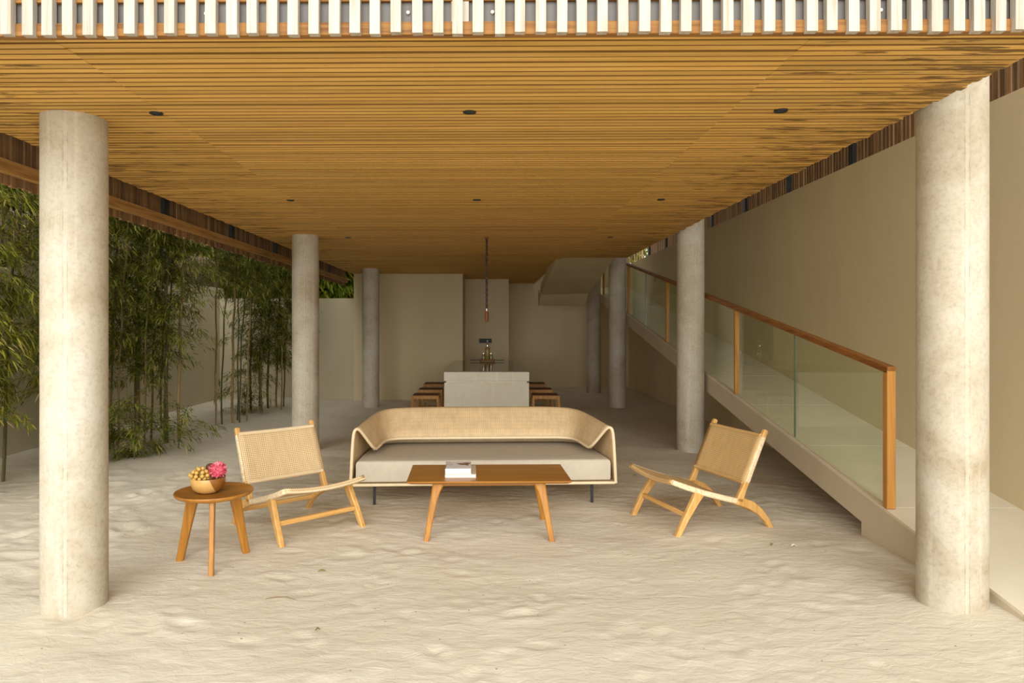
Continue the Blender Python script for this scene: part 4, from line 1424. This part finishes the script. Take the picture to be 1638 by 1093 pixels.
# hidden and seen right of the first column
bamboo('bamboo_clump', 'leafy bamboo with a thick tan stem, just right of the nearest left column',
       [(-5.33, 10.35, 4.4, .030, .15, -.1, 1.75, 2.0), (-5.22, 10.05, 4.0, .014, .2, -.2, 1.2, 1.7), (-5.55, 10.0, 4.2, .016, .3, -.2, 1.0, 2.0), (-5.65, 9.5, 4.2, .016, .4, -.2, .9, 2.2),
        (-5.35, 9.2, 4.2, .016, .4, -.2, 1.0, 2.2), (-5.5, 8.6, 4.1, .016, .4, -.2, .9, 2.2), (-5.1, 8.2, 4.1, .016, .3, -.2, 1.0, 2.2), (-5.2, 10.8, 4.3, .018, .2, .2, 1.7, 1.6)], 'bamboo_leaf', [CM, CD])
bamboo('bamboo_clump', 'bamboo clump with dark and pale stems, in front of the garden wall corner',
       [(-4.37, 9.24, 4.1, .024, -.05, .15, 1.2, 1.6), (-4.30, 9.45, 4.2, .022, .1, .2, 1.4, 1.6), (-4.48, 9.42, 4.0, .016, .2, .2, 1.0, 1.8), (-4.62, 9.15, 4.1, .014, .2, -.1, .9, 2.0),
        (-4.75, 9.6, 4.0, .014, .2, .1, 1.1, 1.8), (-4.9, 9.0, 4.0, .014, .3, -.1, .9, 1.8)], 'bamboo_leaf', [CD, CM])
bamboo('bamboo_shoots', 'low leafy bamboo shoots at the foot of the near clump',
       [(-4.25, 8.15, .62, .008, .1, -.1, .05, 2.6), (-4.35, 8.35, .75, .008, -.1, .05, .1, 2.4), (-4.5, 8.2, .70, .008, -.1, -.1, .1, 2.4), (-4.12, 8.45, .5, .007, .15, 0, .1, 2.0), (-4.05, 8.9, .6, .007, .1, .05, .15, 1.6)], 'bamboo_leaf', [CD])
bamboo('bamboo_clump', 'group of bare slender bamboo stems in front of the garden wall corner',
       [(-4.40, 11.0, 4.4, .016, .05, .0, 2.3, 1.6), (-4.34, 11.08, 4.4, .014, .30, .1, 2.2, 1.6), (-4.24, 11.3, 4.5, .022, .10, .1, 2.3, 1.6), (-4.14, 11.35, 4.3, .014, .30, .1, 2.1, 1.6), (-4.08, 11.55, 4.3, .014, .25, .0, 2.0, 1.5), (-4.3, 11.7, 4.3, .013, .0, .2, 2.2, 1.4)], 'bamboo_leaf', [CM, CD])
bamboo('bamboo_clump', 'leafy bamboo clump beside the second column on the left',
       [(-4.57, 13.1, 4.3, .022, .1, .0, .55, 2.2), (-4.42, 13.25, 4.3, .024, .1, .1, .85, 2.2), (-4.33, 13.4, 4.3, .022, .1, .1, .9, 2.2), (-4.22, 13.6, 4.3, .020, .2, .1, .8, 2.2), (-4.10, 13.7, 4.2, .016, .3, .0, .9, 2.2), (-4.00, 13.2, 4.1, .014, .3, -.1, 1.2, 2.2), (-4.6, 13.7, 4.3, .016, .2, .2, 1.0, 2.0), (-4.62, 12.75, .8, .008, .1, .0, .1, 3.0)], 'bamboo_leaf', [CD, CM])


# trees beyond the walls
def tree(name, label, cx, cy, cz, rx, ry, rz_, nleaf, leaf, ln):
    t = thing(name, label, 'tree', (cx, cy, 0), 0, 'trees beyond the walls')
    MB().tube([(0, 0, -0.1), (0.05, 0.03, cz * 0.5), (0, 0, cz)], [0.09, 0.07, 0.05], 8).obj('trunk', 'branch', t, smooth=True)
    mb = MB()
    for k in range(nleaf):
        d = Vector((random.gauss(0, 1), random.gauss(0, 1), random.gauss(0, 1))).normalized()
        rr = 0.55 + 0.45 * random.random() ** 0.5
        p = Vector((d.x * rx * rr, d.y * ry * rr, cz + d.z * rz_ * rr))
        dd = (d + Vector((random.uniform(-1, 1), random.uniform(-1, 1), random.uniform(-1.2, .3)))).normalized()
        add_leaf(mb, p, dd, Vector((random.uniform(-1, 1), random.uniform(-1, 1), 1)).normalized(), random.uniform(.7, 1.2) * ln, ln * 0.16, 0.6)
    me = bpy.data.meshes.new('leaves')
    me.from_pydata(mb.v, [], mb.f)
    tag(link('leaves', me, leaf, t), None, None, None, 'stuff')


tree('leafy_tree', 'bright green tree rising behind the low garden wall at the back', -4.6, 17.3, 3.1, 1.40, 1.2, 1.6, 12000, 'tree_leaf', 0.22)
for ty, ph in ((6.5, 'level with the nearest column'), (10.0, 'behind the reed fence'), (13.6, 'near the garden wall corner'), (16.8, 'past the garden wall corner')):
    tree('leafy_tree', 'dark leafy tree beyond the garden wall, ' + ph, -7.85, ty, 4.6, 1.4, 1.5, 2.6, 14000, 'bamboo_leaf', 0.32)
tree('leafy_tree', 'leafy tree closing the view behind the garden wall corner', -6.75, 20.2, 3.6, 1.7, 1.4, 2.2, 12000, 'bamboo_leaf', 0.28)
tree('leafy_tree', 'sunlit green tree glimpsed between the far right slats', 4.9, 23.0, 4.2, 2.0, 1.6, 2.2, 7000, 'tree_leaf', 0.26)

# ------------------------------------------------------------------ bits lying on the sand


def ground_at(px, py):
    d = F * HC / (py - CY)
    p = W((px - CX) / F * d, d)
    p.z = sand_h(p.x, p.y) + 0.006
    return p


def fallen(name, px, py, ln, wd, mat, rz, label, cat):
    p = ground_at(px, py)
    mb = MB()
    rings = []
    for u, w_ in ((0, 0.06), (0.25, 0.75), (0.5, 1.0), (0.75, 0.7), (1.0, 0.05)):
        z = 0.010 * math.sin(u * PI)
        rings.append([(ln * (u - .5), -wd * w_ / 2, z + 0.004), (ln * (u - .5), 0, z), (ln * (u - .5), wd * w_ / 2, z + 0.004), (ln * (u - .5), 0, z - 0.0015)])
    o = mb.loft(rings).obj(name, mat, loc=p)
    o.rotation_euler = (0.1, 0.05, rz)
    tag(o, label, cat)


fallen('fallen_leaf', 1234, 874, 0.045, 0.022, 'leaf_green', 1.2, 'small green leaf on the sand near the right chair', 'leaf')
fallen('shell', 1270, 879, 0.04, 0.024, 'shell', 0.1, 'small white shell fragment on the sand near the ramp', 'shell')
fallen('fallen_leaf', 515, 915, 0.05, 0.016, 'leaf_green', 0.3, 'narrow olive leaf on the sand in front of the left chair', 'leaf')
fallen('fallen_leaf', 508, 1010, 0.03, 0.016, 'leaf_dry', 0.8, 'tiny brown leaf on the sand nearest the camera', 'leaf')
fallen('fallen_leaf', 1015, 762, 0.05, 0.016, 'leaf_dry', 0.1, 'dry leaf on the sand between sofa and right chair', 'leaf')
tw_p = ground_at(1408, 868)
o = MB().tube([(-0.10, 0.02, 0.0), (-0.03, 0.0, 0.008), (0.04, -0.01, 0.006), (0.11, -0.03, 0.0)], [0.004, 0.005, 0.004, 0.002], 6).obj('twig', 'leaf_dry', smooth=True, loc=tw_p)
o.rotation_euler = (0, 0, -0.3)
tag(o, 'dark dry twig on the sand at the foot of the ramp', 'twig')
tw_p = ground_at(450, 958)
o = MB().tube([(-0.09, -0.01, 0.0), (-0.03, 0.012, 0.004), (0.03, 0.01, 0.004), (0.09, -0.02, 0.0)], [0.0015, 0.002, 0.002, 0.001], 5).obj('twig', 'leaf_dry', smooth=True, loc=tw_p)
tag(o, 'thin curved twig on the sand in the foreground', 'twig')
